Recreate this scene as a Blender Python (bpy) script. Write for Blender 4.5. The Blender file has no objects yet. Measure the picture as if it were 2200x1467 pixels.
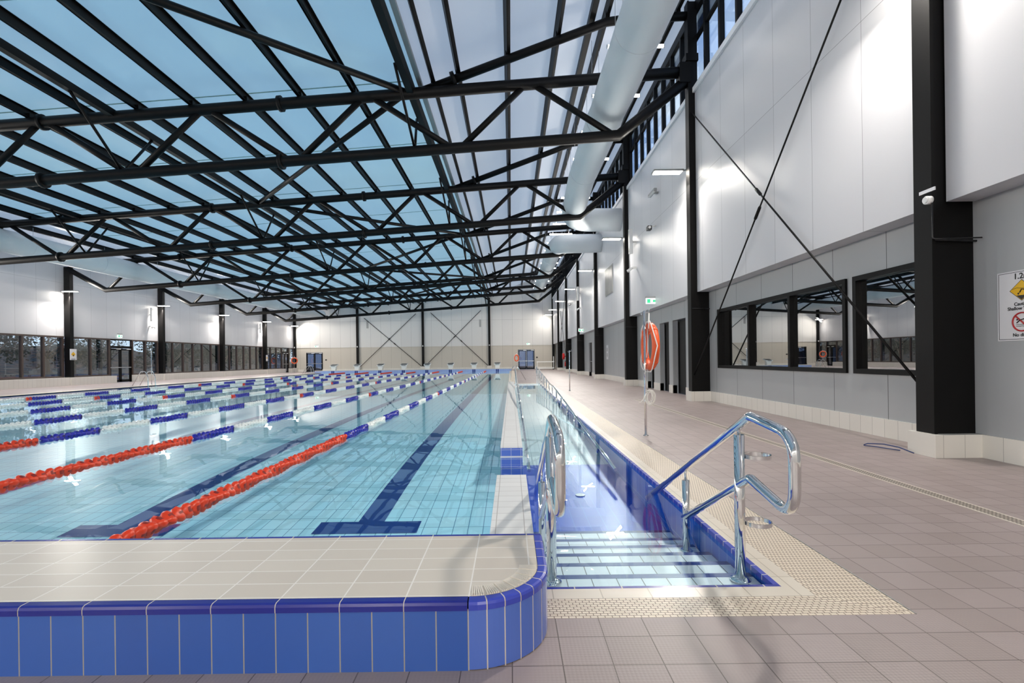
import bpy, math, random
from mathutils import Vector, Matrix
random.seed(7)
SC = bpy.context.scene
COL = SC.collection
R = math.radians

# ------------------------------------------------------------------ camera
CAM_H = 1.21
F_PX = 1065.0
cam_d = bpy.data.cameras.new('camera'); cam = bpy.data.objects.new('camera', cam_d); COL.objects.link(cam)
cam_d.sensor_width = 36; cam_d.lens = 36 * F_PX / 2200
cam_d.shift_x = 2 / 2200.0
cam_d.shift_y = 38.5 / 2200.0
cam_d.clip_end = 400; cam_d.clip_start = .05
cam.matrix_world = Matrix.Translation((0, 0, CAM_H)) @ Matrix.Rotation(R(90), 4, 'X') @ Matrix.Rotation(-.0125, 4, 'Z')
SC.camera = cam

# ------------------------------------------------------------------ exposure and sky
SC.view_settings.view_transform = 'Standard'
SC.view_settings.look = 'None'
SC.view_settings.gamma = 1
SC.view_settings.use_curve_mapping = False
SC.view_settings.exposure = 1.2
SC.cycles.max_bounces = 10
SC.cycles.transparent_max_bounces = 16
SC.cycles.caustics_reflective = False
SC.cycles.caustics_refractive = False
SC.cycles.sample_clamp_indirect = 6.0
SC.cycles.use_denoising = True

SKY_STRENGTH = 0.8
W = bpy.data.worlds.new('sky'); SC.world = W; W.use_nodes = True
nt = W.node_tree; nt.nodes.clear()
o_ = nt.nodes.new('ShaderNodeOutputWorld'); bg = nt.nodes.new('ShaderNodeBackground')
tc = nt.nodes.new('ShaderNodeTexCoord'); sp = nt.nodes.new('ShaderNodeSeparateXYZ')
rp = nt.nodes.new('ShaderNodeValToRGB'); no = nt.nodes.new('ShaderNodeTexNoise'); r2 = nt.nodes.new('ShaderNodeValToRGB')
mp = nt.nodes.new('ShaderNodeMapping'); mp.inputs['Scale'].default_value = (1, 1, 2.4)
mx = nt.nodes.new('ShaderNodeMixRGB')
nt.links.new(tc.outputs['Generated'], sp.inputs[0]); nt.links.new(sp.outputs['Z'], rp.inputs[0])
nt.links.new(tc.outputs['Generated'], mp.inputs[0]); nt.links.new(mp.outputs[0], no.inputs['Vector'])
no.inputs['Scale'].default_value = 3.2; no.inputs['Detail'].default_value = 6
nt.links.new(no.outputs['Fac'], r2.inputs[0])
r2.color_ramp.elements[0].position = .45; r2.color_ramp.elements[0].color = (0, 0, 0, 1)
r2.color_ramp.elements[1].position = .68; r2.color_ramp.elements[1].color = (1, 1, 1, 1)
e = rp.color_ramp.elements
e[0].position = 0.0; e[0].color = (.62, .74, .88, 1)
e[1].position = .9; e[1].color = (.13, .26, .62, 1)
k_ = e.new(.25); k_.color = (.38, .55, .95, 1)
nt.links.new(r2.outputs[0], mx.inputs[0]); nt.links.new(rp.outputs[0], mx.inputs[1]); mx.inputs[2].default_value = (.74, .82, .95, 1)
nt.links.new(mx.outputs[0], bg.inputs[0]); bg.inputs[1].default_value = SKY_STRENGTH
nt.links.new(bg.outputs[0], o_.inputs[0])

# lamp powers (the lamps themselves are built further down)
FLOOD_W = 250.0
BAR_EMIT = 10.0

# ------------------------------------------------------------------ materials
def srgb(r, g, b):
    f = lambda c: (c / 255 / 12.92) if c / 255 <= .04045 else ((c / 255 + .055) / 1.055) ** 2.4
    return (f(r), f(g), f(b), 1)
def mat(name, col=(.5, .5, .5, 1), rough=.5, metal=0, emit=None, es=1, coat=0, spec=None):
    m = bpy.data.materials.new(name); m.use_nodes = True
    b = m.node_tree.nodes['Principled BSDF']
    b.inputs['Base Color'].default_value = col; b.inputs['Roughness'].default_value = rough
    b.inputs['Metallic'].default_value = metal
    if coat: b.inputs['Coat Weight'].default_value = coat; b.inputs['Coat Roughness'].default_value = .08
    if spec is not None: b.inputs['Specular IOR Level'].default_value = spec
    if emit: b.inputs['Emission Color'].default_value = emit; b.inputs['Emission Strength'].default_value = es
    return m
def brick(m, axes, w, h, mortar, c1, c2, cm, off=(0, 0), bump=0., offset=0, vary=True):
    """tile pattern on object coordinates; axes picks the two axes of the surface"""
    n = m.node_tree; b = n.nodes['Principled BSDF']
    t = n.nodes.new('ShaderNodeTexCoord'); s = n.nodes.new('ShaderNodeSeparateXYZ'); c = n.nodes.new('ShaderNodeCombineXYZ')
    n.links.new(t.outputs['Object'], s.inputs[0])
    for i, a in enumerate(axes):
        ad = n.nodes.new('ShaderNodeMath'); ad.operation = 'ADD'; ad.inputs[1].default_value = off[i] + 100 * (w if i == 0 else h) 
        n.links.new(s.outputs[a], ad.inputs[0]); n.links.new(ad.outputs[0], c.inputs[i])
    k = n.nodes.new('ShaderNodeTexBrick'); k.offset = offset; k.squash = 1
    k.inputs['Scale'].default_value = 1; k.inputs['Brick Width'].default_value = w; k.inputs['Row Height'].default_value = h
    k.inputs['Mortar Size'].default_value = mortar; k.inputs['Mortar Smooth'].default_value = .1; k.inputs['Bias'].default_value = 0
    k.inputs['Color1'].default_value = c1; k.inputs['Color2'].default_value = c2; k.inputs['Mortar'].default_value = cm
    n.links.new(c.outputs[0], k.inputs['Vector']); n.links.new(k.outputs['Color'], b.inputs['Base Color'])
    if bump:
        bu = n.nodes.new('ShaderNodeBump'); bu.inputs['Strength'].default_value = bump; bu.inputs['Distance'].default_value = .003; bu.invert = True
        n.links.new(k.outputs['Fac'], bu.inputs['Height']); n.links.new(bu.outputs[0], b.inputs['Normal'])
    return k

M = {}
M['steel'] = mat('black_steel', srgb(10, 9, 9), .5, spec=.2)
M['steel_matt'] = mat('black_frame', srgb(7, 6, 6), .5, spec=.2)
M['bronze'] = mat('bronze_frame', srgb(70, 56, 50), .45)
M['chrome'] = mat('polished_steel', (.82, .82, .82, 1), .06, 1)
M['satin'] = mat('satin_steel', (.62, .62, .62, 1), .28, 1)
M['galv'] = mat('galvanised_steel', srgb(150, 152, 152), .4, .6)
M['white'] = mat('white_paint', srgb(236, 236, 236), .4)
M['plastic_white'] = mat('white_plastic', srgb(232, 232, 230), .35)
M['duct'] = mat('white_duct_fabric', srgb(222, 228, 232), .7)
M['orange'] = mat('orange_foam', srgb(234, 92, 38), .45)
M['rope_white'] = mat('white_cord', srgb(235, 232, 226), .8)
M['red'] = mat('red_paint', srgb(200, 30, 30), .35)
M['black_plastic'] = mat('black_plastic', srgb(20, 20, 22), .4)
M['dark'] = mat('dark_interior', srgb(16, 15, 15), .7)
M['f_red'] = mat('red_float', srgb(230, 64, 24), .35)
M['f_blue'] = mat('blue_float', srgb(38, 40, 165), .3)
M['f_white'] = mat('white_float', srgb(244, 246, 240), .3)
M['sign_white'] = mat('sign_face', srgb(225, 225, 228), .4)
M['sign_yellow'] = mat('sign_yellow', srgb(235, 185, 10), .4)
M['sign_red'] = mat('sign_red', srgb(175, 25, 30), .4)
M['sign_black'] = mat('sign_black', srgb(15, 15, 15), .4)
M['led_red'] = mat('red_digits', srgb(40, 0, 0), .4, emit=(1, .05, .03, 1), es=3)
M['exit_glow'] = mat('exit_face', srgb(230, 240, 235), .4, emit=(.85, 1, .92, 1), es=.6)
M['exit_green'] = mat('exit_green', srgb(20, 140, 80), .4, emit=(.05, .55, .28, 1), es=.5)
M['lamp'] = mat('lamp_diffuser', (1, 1, 1, 1), .5, emit=(1, .93, .82, 1), es=22)
M['bar'] = mat('tube_diffuser', (1, 1, 1, 1), .5, emit=(1, .95, .9, 1), es=BAR_EMIT)
M['cladding'] = mat('white_cladding', srgb(226, 226, 228), .42)
brick(M['cladding'], (1, 2), 1.2, 6.05, .004, srgb(209, 209, 213), srgb(205, 205, 209), srgb(120, 120, 124), off=(-.0, 0))
M['cladding_end'] = mat('white_end_cladding', srgb(226, 226, 226), .35)
brick(M['cladding_end'], (0, 2), 1.23, 6.05, .006, srgb(226, 225, 222), srgb(221, 220, 218), srgb(120, 120, 120), off=(-.2, 0))
M['cream_end'] = mat('cream_end_cladding', srgb(205, 199, 186), .4)
brick(M['cream_end'], (0, 2), 1.23, 6.05, .006, srgb(206, 200, 188), srgb(202, 196, 184), srgb(120, 116, 108), off=(-.2, 0))
M['grey'] = mat('grey_panel', srgb(150, 153, 155), .38)
brick(M['grey'], (1, 2), 1.2, 6.05, .006, srgb(172, 175, 177), srgb(168, 171, 173), srgb(70, 70, 72))
M['grey_plain'] = mat('grey_plain', srgb(165, 168, 170), .38)
M['kerb'] = mat('white_kerb_tile', srgb(228, 224, 216), .25)
brick(M['kerb'], (1, 2), .25, 1.0, .003, srgb(230, 226, 218), srgb(226, 222, 213), srgb(175, 170, 162))
M['kerb_x'] = mat('white_kerb_tile_end', srgb(228, 224, 216), .25)
brick(M['kerb_x'], (0, 2), .25, 1.0, .003, srgb(230, 226, 218), srgb(226, 222, 213), srgb(175, 170, 162))
M['deck'] = mat('deck_tile', srgb(150, 134, 130), .42)
kd = brick(M['deck'], (0, 1), .2, .2, .0024, srgb(158, 144, 141), srgb(150, 136, 132), srgb(98, 86, 82), off=(.01, -.155 + .2), bump=.6)
def deck_extra():
    n = M['deck'].node_tree; b = n.nodes['Principled BSDF']; t = n.nodes.new('ShaderNodeTexCoord')
    v = n.nodes.new('ShaderNodeTexVoronoi'); v.inputs['Scale'].default_value = 62; v.inputs['Randomness'].default_value = 0; v.voronoi_dimensions = '2D'
    n.links.new(t.outputs['Object'], v.inputs['Vector'])
    no = n.nodes.new('ShaderNodeTexNoise'); no.inputs['Scale'].default_value = .9; n.links.new(t.outputs['Object'], no.inputs['Vector'])
    cr = n.nodes.new('ShaderNodeMapRange'); cr.inputs[3].default_value = .93; cr.inputs[4].default_value = 1.07
    n.links.new(no.outputs['Fac'], cr.inputs[0])
    mm = n.nodes.new('ShaderNodeMixRGB'); mm.blend_type = 'MULTIPLY'; mm.inputs[0].default_value = 1
    n.links.new(kd.outputs['Color'], mm.inputs[1]); n.links.new(cr.outputs[0], mm.inputs[2]); n.links.new(mm.outputs[0], b.inputs['Base Color'])
    bu0 = [x for x in n.nodes if x.type == 'BUMP'][0]
    bu = n.nodes.new('ShaderNodeBump'); bu.inputs['Strength'].default_value = .5; bu.inputs['Distance'].default_value = .0015; bu.invert = True
    n.links.new(v.outputs['Distance'], bu.inputs['Height']); n.links.new(bu0.outputs[0], bu.inputs['Normal']); n.links.new(bu.outputs[0], b.inputs['Normal'])
    rr = n.nodes.new('ShaderNodeMapRange'); rr.inputs[3].default_value = .3; rr.inputs[4].default_value = .55
    n.links.new(no.outputs['Fac'], rr.inputs[0]); n.links.new(rr.outputs[0], b.inputs['Roughness'])
deck_extra()
M['top_tile'] = mat('cream_tile', srgb(214, 204, 190), .32)
brick(M['top_tile'], (0, 1), .25, .125, .0032, srgb(216, 206, 192), srgb(209, 198, 184), srgb(240, 234, 226), off=(.18, -.055), bump=.4)
M['coping_tile'] = mat('cream_coping', srgb(218, 208, 192), .28)
brick(M['coping_tile'], (0, 1), .25, .25, .003, srgb(220, 210, 194), srgb(214, 203, 187), srgb(180, 168, 150), off=(.05, .03))
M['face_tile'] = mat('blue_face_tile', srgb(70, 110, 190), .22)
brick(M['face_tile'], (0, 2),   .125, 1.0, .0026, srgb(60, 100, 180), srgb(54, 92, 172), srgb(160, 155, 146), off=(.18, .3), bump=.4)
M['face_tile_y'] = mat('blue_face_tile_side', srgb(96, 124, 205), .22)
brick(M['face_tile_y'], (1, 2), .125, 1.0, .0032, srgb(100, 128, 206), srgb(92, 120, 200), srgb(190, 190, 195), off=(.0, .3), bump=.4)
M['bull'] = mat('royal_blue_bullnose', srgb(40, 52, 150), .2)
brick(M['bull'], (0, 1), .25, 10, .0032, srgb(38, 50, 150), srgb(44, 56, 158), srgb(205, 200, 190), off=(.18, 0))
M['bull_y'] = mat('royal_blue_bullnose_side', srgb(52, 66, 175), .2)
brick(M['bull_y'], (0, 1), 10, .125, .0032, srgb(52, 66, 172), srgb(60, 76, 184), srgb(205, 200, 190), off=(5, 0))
M['blue_line'] = mat('dark_blue_tile', srgb(0, 46, 126), .3)
M['pool_tile'] = mat('pale_blue_pool_tile', srgb(176, 226, 240), .35)
brick(M['pool_tile'], (0, 1), .15, .25, .0035, srgb(196, 236, 246), srgb(180, 230, 244), srgb(50, 120, 160), off=(.0, .0))
M['ramp_tile'] = mat('pale_ramp_tile', srgb(225, 236, 238), .35)
brick(M['ramp_tile'], (0, 1), .15, .25, .003, srgb(226, 237, 239), srgb(216, 231, 236), srgb(140, 165, 180))
M['tread_tile'] = mat('white_tread_tile', srgb(238, 240, 244), .3)
brick(M['tread_tile'], (0, 1), .145, .25, .003, srgb(240, 241, 245), srgb(232, 235, 242), srgb(95, 98, 105), off=(.02, .12))
M['deep_tile'] = mat('deep_blue_tile', srgb(14, 66, 178), .28)
brick(M['deep_tile'], (0, 1), .145, .29, .002, srgb(0, 68, 196), srgb(0, 60, 184), srgb(40, 110, 200))
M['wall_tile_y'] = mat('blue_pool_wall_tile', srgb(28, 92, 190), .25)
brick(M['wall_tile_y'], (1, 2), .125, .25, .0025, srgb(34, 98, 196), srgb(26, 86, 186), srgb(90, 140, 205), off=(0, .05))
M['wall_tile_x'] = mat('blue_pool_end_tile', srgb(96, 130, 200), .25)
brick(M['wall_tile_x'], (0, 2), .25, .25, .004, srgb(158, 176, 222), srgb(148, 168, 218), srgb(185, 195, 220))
M['wallcap'] = mat('white_cap_tile', srgb(238, 236, 232), .3)
brick(M['wallcap'], (0, 1), .19, .15, .003, srgb(240, 238, 234), srgb(234, 232, 228), srgb(185, 178, 172), off=(.105, 0))
M['wallside'] = mat('white_wall_side_tile', srgb(238, 238, 238), .3)
brick(M['wallside'], (1, 2), .25, 1.0, .003, srgb(236, 238, 240), srgb(230, 233, 238), srgb(170, 175, 180))
M['wallface'] = mat('periwinkle_tile', srgb(96, 128, 215), .25)
brick(M['wallface'], (0, 2), .125, .12, .003, srgb(98, 130, 215), srgb(92, 122, 208), srgb(200, 205, 220), off=(.13, .035))
M['ground'] = mat('ground', srgb(58, 52, 42), .9)
M['hill'] = mat('wooded_bank', srgb(52, 48, 38), .95)
n_ = M['hill'].node_tree; q_ = n_.nodes.new('ShaderNodeTexNoise'); q_.inputs['Scale'].default_value = 1.4; q_.inputs['Detail'].default_value = 8; t_ = n_.nodes.new('ShaderNodeTexCoord'); w_ = n_.nodes.new('ShaderNodeValToRGB')
n_.links.new(t_.outputs['Object'], q_.inputs['Vector']); n_.links.new(q_.outputs['Fac'], w_.inputs[0]); n_.links.new(w_.outputs[0], n_.nodes['Principled BSDF'].inputs['Base Color'])
w_.color_ramp.elements[0].position = .38; w_.color_ramp.elements[0].color = srgb(16, 22, 16); w_.color_ramp.elements[1].position = .66; w_.color_ramp.elements[1].color = srgb(118, 80, 50)
M['bark'] = mat('bark', srgb(168, 142, 124), .9)
M['leaf_a'] = mat('leaf_olive', srgb(48, 58, 38), .8)
M['leaf_b'] = mat('leaf_green', srgb(36, 52, 36), .8)
M['leaf_c'] = mat('leaf_brown', srgb(98, 72, 50), .8)
M['grille'] = mat('grille_grey', srgb(170, 170, 168), .5)
M['drain'] = mat('drain_plastic', srgb(196, 186, 172), .5)
brick(M['drain'], (0, 1), .03, .03, .008, srgb(200, 190, 176), srgb(200, 190, 176), srgb(105, 95, 86))
M['joint'] = mat('pale_joint', srgb(205, 196, 184), .5)
# overflow grate: ribs with dark slots; rotated copy for the other direction
def grate(name, sx, sy):
    m = mat(name, srgb(222, 208, 188), .4)
    brick(m, (0, 1), sx, sy, .0022, srgb(226, 212, 192), srgb(222, 207, 186), srgb(120, 100, 82), bump=.8, offset=.5)
    return m
M['grate_x'] = grate('cream_grate_cross', .034, .021)
M['grate_y'] = grate('cream_grate_long', .021, .034)
# glass, water, roof sheets
def glassy(name, ior, tint, refl_boost=0., bump=None, extra=None, rough=0.0):
    m = bpy.data.materials.new(name); m.use_nodes = True; n = m.node_tree; n.nodes.clear()
    o = n.nodes.new('ShaderNodeOutputMaterial'); mixs = n.nodes.new('ShaderNodeMixShader')
    tr = n.nodes.new('ShaderNodeBsdfTransparent'); gl = n.nodes.new('ShaderNodeBsdfGlossy'); fr = n.nodes.new('ShaderNodeFresnel')
    tr.inputs[0].default_value = tint; gl.inputs['Roughness'].default_value = rough; gl.inputs[0].default_value = (1, 1, 1, 1); ge = n.nodes.new('ShaderNodeNewGeometry'); io = n.nodes.new('ShaderNodeMapRange')   # same reflectance from both sides of the thin sheet
    io.inputs[3].default_value = ior; io.inputs[4].default_value = 1 / ior
    n.links.new(ge.outputs['Backfacing'], io.inputs[0]); n.links.new(io.outputs[0], fr.inputs[0])
    f = fr.outputs[0]
    if refl_boost:
        a = n.nodes.new('ShaderNodeMath'); a.operation = 'MULTIPLY_ADD'; a.inputs[1].default_value = 1 - refl_boost; a.inputs[2].default_value = refl_boost
        n.links.new(f, a.inputs[0]); f = a.outputs[0]
    n.links.new(f, mixs.inputs[0]); n.links.new(tr.outputs[0], mixs.inputs[1]); n.links.new(gl.outputs[0], mixs.inputs[2])
    if bump:
        t = n.nodes.new('ShaderNodeTexCoord'); mp = n.nodes.new('ShaderNodeMapping'); mp.inputs['Scale'].default_value = bump[2]
        no = n.nodes.new('ShaderNodeTexNoise'); no.inputs['Scale'].default_value = bump[0]; no.inputs['Detail'].default_value = 2
        bu = n.nodes.new('ShaderNodeBump'); bu.inputs['Strength'].default_value = bump[1]; bu.inputs['Distance'].default_value = .01
        n.links.new(t.outputs['Object'], mp.inputs[0]); n.links.new(mp.outputs[0], no.inputs['Vector']); n.links.new(no.outputs['Fac'], bu.inputs['Height'])
        n.links.new(bu.outputs[0], gl.inputs['Normal']); n.links.new(bu.outputs[0], fr.inputs['Normal'])
    n.links.new(mixs.outputs[0], o.inputs[0])
    return m
M['water'] = glassy('pool_water', 1.23, (.88, .98, 1, 1), bump=(1.3, .2, (1, .8, 1)))
M['glass'] = glassy('window_glass', 1.5, (.8, .84, .84, 1), .06)
M['glass_door'] = glassy('door_glass', 1.5, (.30, .34, .42, 1), .06)
M['glass_dark'] = glassy('office_glass', 1.5, (.35, .36, .36, 1), .48)
def sheet(name, c, gloss=.1):
    m = bpy.data.materials.new(name); m.use_nodes = True; n = m.node_tree; n.nodes.clear()
    o = n.nodes.new('ShaderNodeOutputMaterial')
    t = n.nodes.new('ShaderNodeBsdfTranslucent'); d = n.nodes.new('ShaderNodeBsdfDiffuse'); tr = n.nodes.new('ShaderNodeBsdfTransparent'); gl = n.nodes.new('ShaderNodeBsdfGlossy')
    t.inputs[0].default_value = c[0]; d.inputs[0].default_value = c[1]; tr.inputs[0].default_value = c[2]; gl.inputs['Roughness'].default_value = .25
    a = n.nodes.new('ShaderNodeMixShader'); b = n.nodes.new('ShaderNodeMixShader'); g = n.nodes.new('ShaderNodeMixShader')
    a.inputs[0].default_value = .35; b.inputs[0].default_value = c[3]; g.inputs[0].default_value = gloss
    n.links.new(t.outputs[0], a.inputs[1]); n.links.new(d.outputs[0], a.inputs[2])
    n.links.new(a.outputs[0], b.inputs[1]); n.links.new(tr.outputs[0], b.inputs[2])
    n.links.new(b.outputs[0], g.inputs[1]); n.links.new(gl.outputs[0], g.inputs[2])
    n.links.new(g.outputs[0], o.inputs[0])
    return m
M['roof_blue'] = sheet('blue_polycarbonate', ((.48, .60, .50, 1), (.60, .74, .72, 1), (.5, .7, .66, 1), .14))
M['roof_pale_lit'] = sheet('pale_lit_polycarbonate', ((.60, .57, .47, 1), (.86, .84, .80, 1), (.7, .68, .6, 1), .08))  # paler sheet tint; lamp light caught by the sheets is put into it

# ------------------------------------------------------------------ mesh helpers
class MB:
    def __init__(s): s.v = []; s.f = []; s.mi = []; s.sm = []
    def quad(s, a, b, c, d, mi=0, sm=False):
        n = len(s.v); s.v += [tuple(a), tuple(b), tuple(c), tuple(d)]; s.f.append((n, n + 1, n + 2, n + 3)); s.mi.append(mi); s.sm.append(sm); return s
    def box(s, x0, x1, y0, y1, z0, z1, mi=0):
        n = len(s.v)
        s.v += [(x0, y0, z0), (x1, y0, z0), (x1, y1, z0), (x0, y1, z0), (x0, y0, z1), (x1, y0, z1), (x1, y1, z1), (x0, y1, z1)]
        for q in ((0, 3, 2, 1), (4, 5, 6, 7), (0, 1, 5, 4), (1, 2, 6, 5), (2, 3, 7, 6), (3, 0, 4, 7)):
            s.f.append(tuple(n + i for i in q)); s.mi.append(mi); s.sm.append(False)
        return s
    def beam(s, a, b, w, h, up=(0, 0, 1), mi=0):
        a = Vector(a); b = Vector(b); d = (b - a).normalized(); u = Vector(up); sd = d.cross(u).normalized(); u = sd.cross(d)
        n = len(s.v)
        for p in (a, b):
            for i, j in ((-1, -1), (1, -1), (1, 1), (-1, 1)): s.v.append(tuple(p + sd * (w / 2 * i) + u * (h / 2 * j)))
        for q in ((3, 2, 1, 0), (4, 5, 6, 7), (0, 1, 5, 4), (1, 2, 6, 5), (2, 3, 7, 6), (3, 0, 4, 7)):
            s.f.append(tuple(n + i for i in q)); s.mi.append(mi); s.sm.append(False)
        return s
    def tube(s, pts, r, n=12, mi=0, closed=False, caps=True):
        P = [Vector(p) for p in pts]; L = len(P)
        rr = r if isinstance(r, (list, tuple)) else [r] * L
        T = []
        for i in range(L):
            if closed: d = P[(i + 1) % L] - P[i - 1]
            else: d = (P[min(i + 1, L - 1)] - P[i]).normalized() + (P[i] - P[max(i - 1, 0)]).normalized() if 0 < i < L - 1 else P[min(i + 1, L - 1)] - P[max(i - 1, 0)]
            T.append(d.normalized())
        u = Vector((0, 0, 1)) if abs(T[0].z) < .9 else Vector((1, 0, 0))
        u = (u - T[0] * u.dot(T[0])).normalized()
        base = len(s.v)
        for i in range(L):
            u = (u - T[i] * u.dot(T[i])).normalized(); w = T[i].cross(u)
            k = 1.0
            if 0 < i < L - 1 and not closed:
                c = (P[i + 1] - P[i]).normalized().dot((P[i] - P[i - 1]).normalized())
            for j in range(n):
                a = 2 * math.pi * j / n
                s.v.append(tuple(P[i] + (u * math.cos(a) + w * math.sin(a)) * rr[i]))
        for i in range(L if closed else L - 1):
            for j in range(n):
                a0 = base + i * n + j; a1 = base + i * n + (j + 1) % n; i2 = (i + 1) % L
                s.f.append((a0, a1, base + i2 * n + (j + 1) % n, base + i2 * n + j)); s.mi.append(mi); s.sm.append(True)
        if caps and not closed:
            s.f.append(tuple(base + j for j in reversed(range(n)))); s.mi.append(mi); s.sm.append(False)
            s.f.append(tuple(base + (L - 1) * n + j for j in range(n))); s.mi.append(mi); s.sm.append(False)
        return s
    def cyl(s, a, b, r, n=16, mi=0): return s.tube([a, b], r, n, mi)
    def prism(s, outline, y0, y1, axis='y', mi=0):
        n = len(s.v); k = len(outline)
        g = {'y': lambda p, t: (p[0], t, p[1]), 'z': lambda p, t: (p[0], p[1], t), 'x': lambda p, t: (t, p[0], p[1])}[axis]
        for t in (y0, y1): s.v += [g(p, t) for p in outline]
        for i in range(k):
            s.f.append((n + i, n + (i + 1) % k, n + k + (i + 1) % k, n + k + i)); s.mi.append(mi); s.sm.append(False)
        s.f.append(tuple(n + i for i in reversed(range(k)))); s.mi.append(mi); s.sm.append(False)
        s.f.append(tuple(n + k + i for i in range(k))); s.mi.append(mi); s.sm.append(False)
        return s
    def mesh(s, name, mats, off=(0, 0, 0)):
        me = bpy.data.meshes.new(name)
        me.from_pydata([(x - off[0], y - off[1], z - off[2]) for x, y, z in s.v], [], s.f)
        for m in (mats if isinstance(mats, (list, tuple)) else [mats]): me.materials.append(m)
        me.polygons.foreach_set('material_index', s.mi); me.polygons.foreach_set('use_smooth', s.sm); me.update()
        return me
    def build(s, name, mats, parent=None, off=None, loc=None):
        if off is None: off = parent.location if parent is not None else (0, 0, 0)
        o = bpy.data.objects.new(name, s.mesh(name, mats, off)); COL.objects.link(o)
        if parent is not None: o.parent = parent
        if loc: o.location = loc
        return o
def fillet(pts, rad, segs=6):
    P = [Vector(p) for p in pts]; out = [P[0]]
    for i in range(1, len(P) - 1):
        a = (P[i - 1] - P[i]); b = (P[i + 1] - P[i]); la, lb = a.length, b.length; a.normalize(); b.normalize()
        r = rad if not isinstance(rad, (list, tuple)) else rad[i - 1]
        ang = a.angle(b); d = min(r / math.tan(ang / 2), la * .48, lb * .48)
        p0 = P[i] + a * d; p1 = P[i] + b * d
        for k in range(segs + 1):
            t = k / segs; out.append(p0 * (1 - t) ** 2 + P[i] * 2 * t * (1 - t) + p1 * t * t)
    out.append(P[-1]); return out
def tag(o, label, cat=None, group=None, kind=None):
    o['label'] = label
    if cat: o['category'] = cat
    if group: o['group'] = group
    if kind: o['kind'] = kind
    return o
def empty(name, loc, label, cat, group=None, kind=None, rz=0):
    o = bpy.data.objects.new(name, None); COL.objects.link(o); o.location = loc; o.rotation_euler.z = rz; o.empty_display_size = .1
    return tag(o, label, cat, group, kind)
def copy_tree(src, loc, label, rz=None, sx=None):
    c = src.copy(); COL.objects.link(c); c.location = loc; c['label'] = label
    if rz is not None: c.rotation_euler.z = rz
    for ch in list(src.children):
        d = ch.copy(); COL.objects.link(d); d.parent = c
        for g in list(ch.children):
            h = g.copy(); COL.objects.link(h); h.parent = d
    return c
ORD = ['first', 'second', 'third', 'fourth', 'fifth', 'sixth', 'seventh', 'eighth', 'ninth', 'tenth', 'eleventh', 'twelfth', 'thirteenth',
       'fourteenth', 'fifteenth', 'sixteenth', 'seventeenth', 'eighteenth', 'nineteenth', 'twentieth', 'twenty-first', 'twenty-second', 'twenty-third', 'twenty-fourth', 'twenty-fifth']
def text(s, size, m, parent, loc, rot, name='lettering'):
    cu = bpy.data.curves.new(name, 'FONT'); cu.body = s; cu.size = size; cu.align_x = 'CENTER'; cu.align_y = 'CENTER'; cu.extrude = .0006; cu.offset = size * .022
    cu.materials.append(m); tmp = bpy.data.objects.new(name, cu); me = bpy.data.meshes.new_from_object(tmp); bpy.data.objects.remove(tmp); o = bpy.data.objects.new(name, me); COL.objects.link(o); o.parent = parent; o.location = loc; o.rotation_euler = rot
    return o

# ------------------------------------------------------------------ main dimensions
BAY = 7.79; Y1 = 13.74
COLY = [Y1 + BAY * k for k in range(-2, 6)]          # portal lines; index 1 is the big near column
YEND, YBACK = 60.3, -9.6
XL, XR = -26.4, 5.47
WZ = -.03                                             # water level
def zc(x): return 8.785 + .0656 * x                   # top chord centre line
def zb(x): return 7.38 + .0656 * (x - 3.05)           # bottom chord centre line
POOL_L, POOL_R = -20.2, -.15
LANES = [-1.47 - 2.5 * k for k in range(8)]
YP0, YP1 = 2.67, 52.7

def refr(y, d=1.3, h=1.24, n=1.333):
    lo, hi = 0., y
    for _ in range(50):
        s = (lo + hi) / 2; t = math.tan(math.asin(s / math.hypot(s, h) / n))
        if s + d * t > y: hi = s
        else: lo = s
    return h * y / s - h
def zfl(y): return WZ - refr(max(y, 3.2))             # pool bed raised to its apparent depth: refraction from the camera put into shape

# ------------------------------------------------------------------ floor, pool shell
m = MB()
for x0, x1, y0, y1 in ((-26.6, 5.6, YBACK, 2.31), (-26.6, .13, 2.31, 2.67), (1.87, 5.6, 2.31, 25.15), (.3, 5.6, 25.15, YEND),
                       (-26.6, -20.67, 2.67, YEND), (-20.67, .3, 53.4, YEND)):
    m.box(x0, x1, y0, y1, -.08, 0)
fl = m.build('floor', M['deck']); tag(fl, 'brown-grey studded square tile pool deck around the pool', 'floor', kind='structure')

m = MB(); ys = [2.7 + .5 * i for i in range(30)] + [18 + 2 * i for i in range(18)]; ys[-1] = 52.8
for a, b in zip(ys, ys[1:]): m.quad((POOL_L, a, zfl(a)), (POOL_R, a, zfl(a)), (POOL_R, b, zfl(b)), (POOL_L, b, zfl(b)))
pf = m.build('pool_floor', M['pool_tile']); tag(pf, 'pale blue tiled bed of the lap pool under the water', 'pool floor', kind='structure')
for lx in LANES:
    m = MB()
    for x0, x1, ya, yb in ((lx - .52, lx + .52, 4.87, 5.15), (lx - .135, lx + .135, 5.15, 50.2), (lx - .52, lx + .52, 50.2, 50.5)):
        n = max(1, int((yb - ya) / .5)); 
        for i in range(n):
            a = ya + (yb - ya) * i / n; b = ya + (yb - ya) * (i + 1) / n
            m.quad((x0, a, zfl(a) + .003), (x1, a, zfl(a) + .003), (x1, b, zfl(b) + .003), (x0, b, zfl(b) + .003))
    m.build('lane_marking', M['blue_line'], pf)
m = MB(); m.box(POOL_L - .1, POOL_L, YP0, YP1, -.8, -.004)
tag(m.build('wall_pool_left', M['wall_tile_y']), 'blue tiled side wall of the pool below the far long edge', 'pool wall', kind='structure')
m = MB(); m.box(POOL_L - .7, POOL_R + .15, YP1, YP1 + .75, -.6, .22); 
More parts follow.
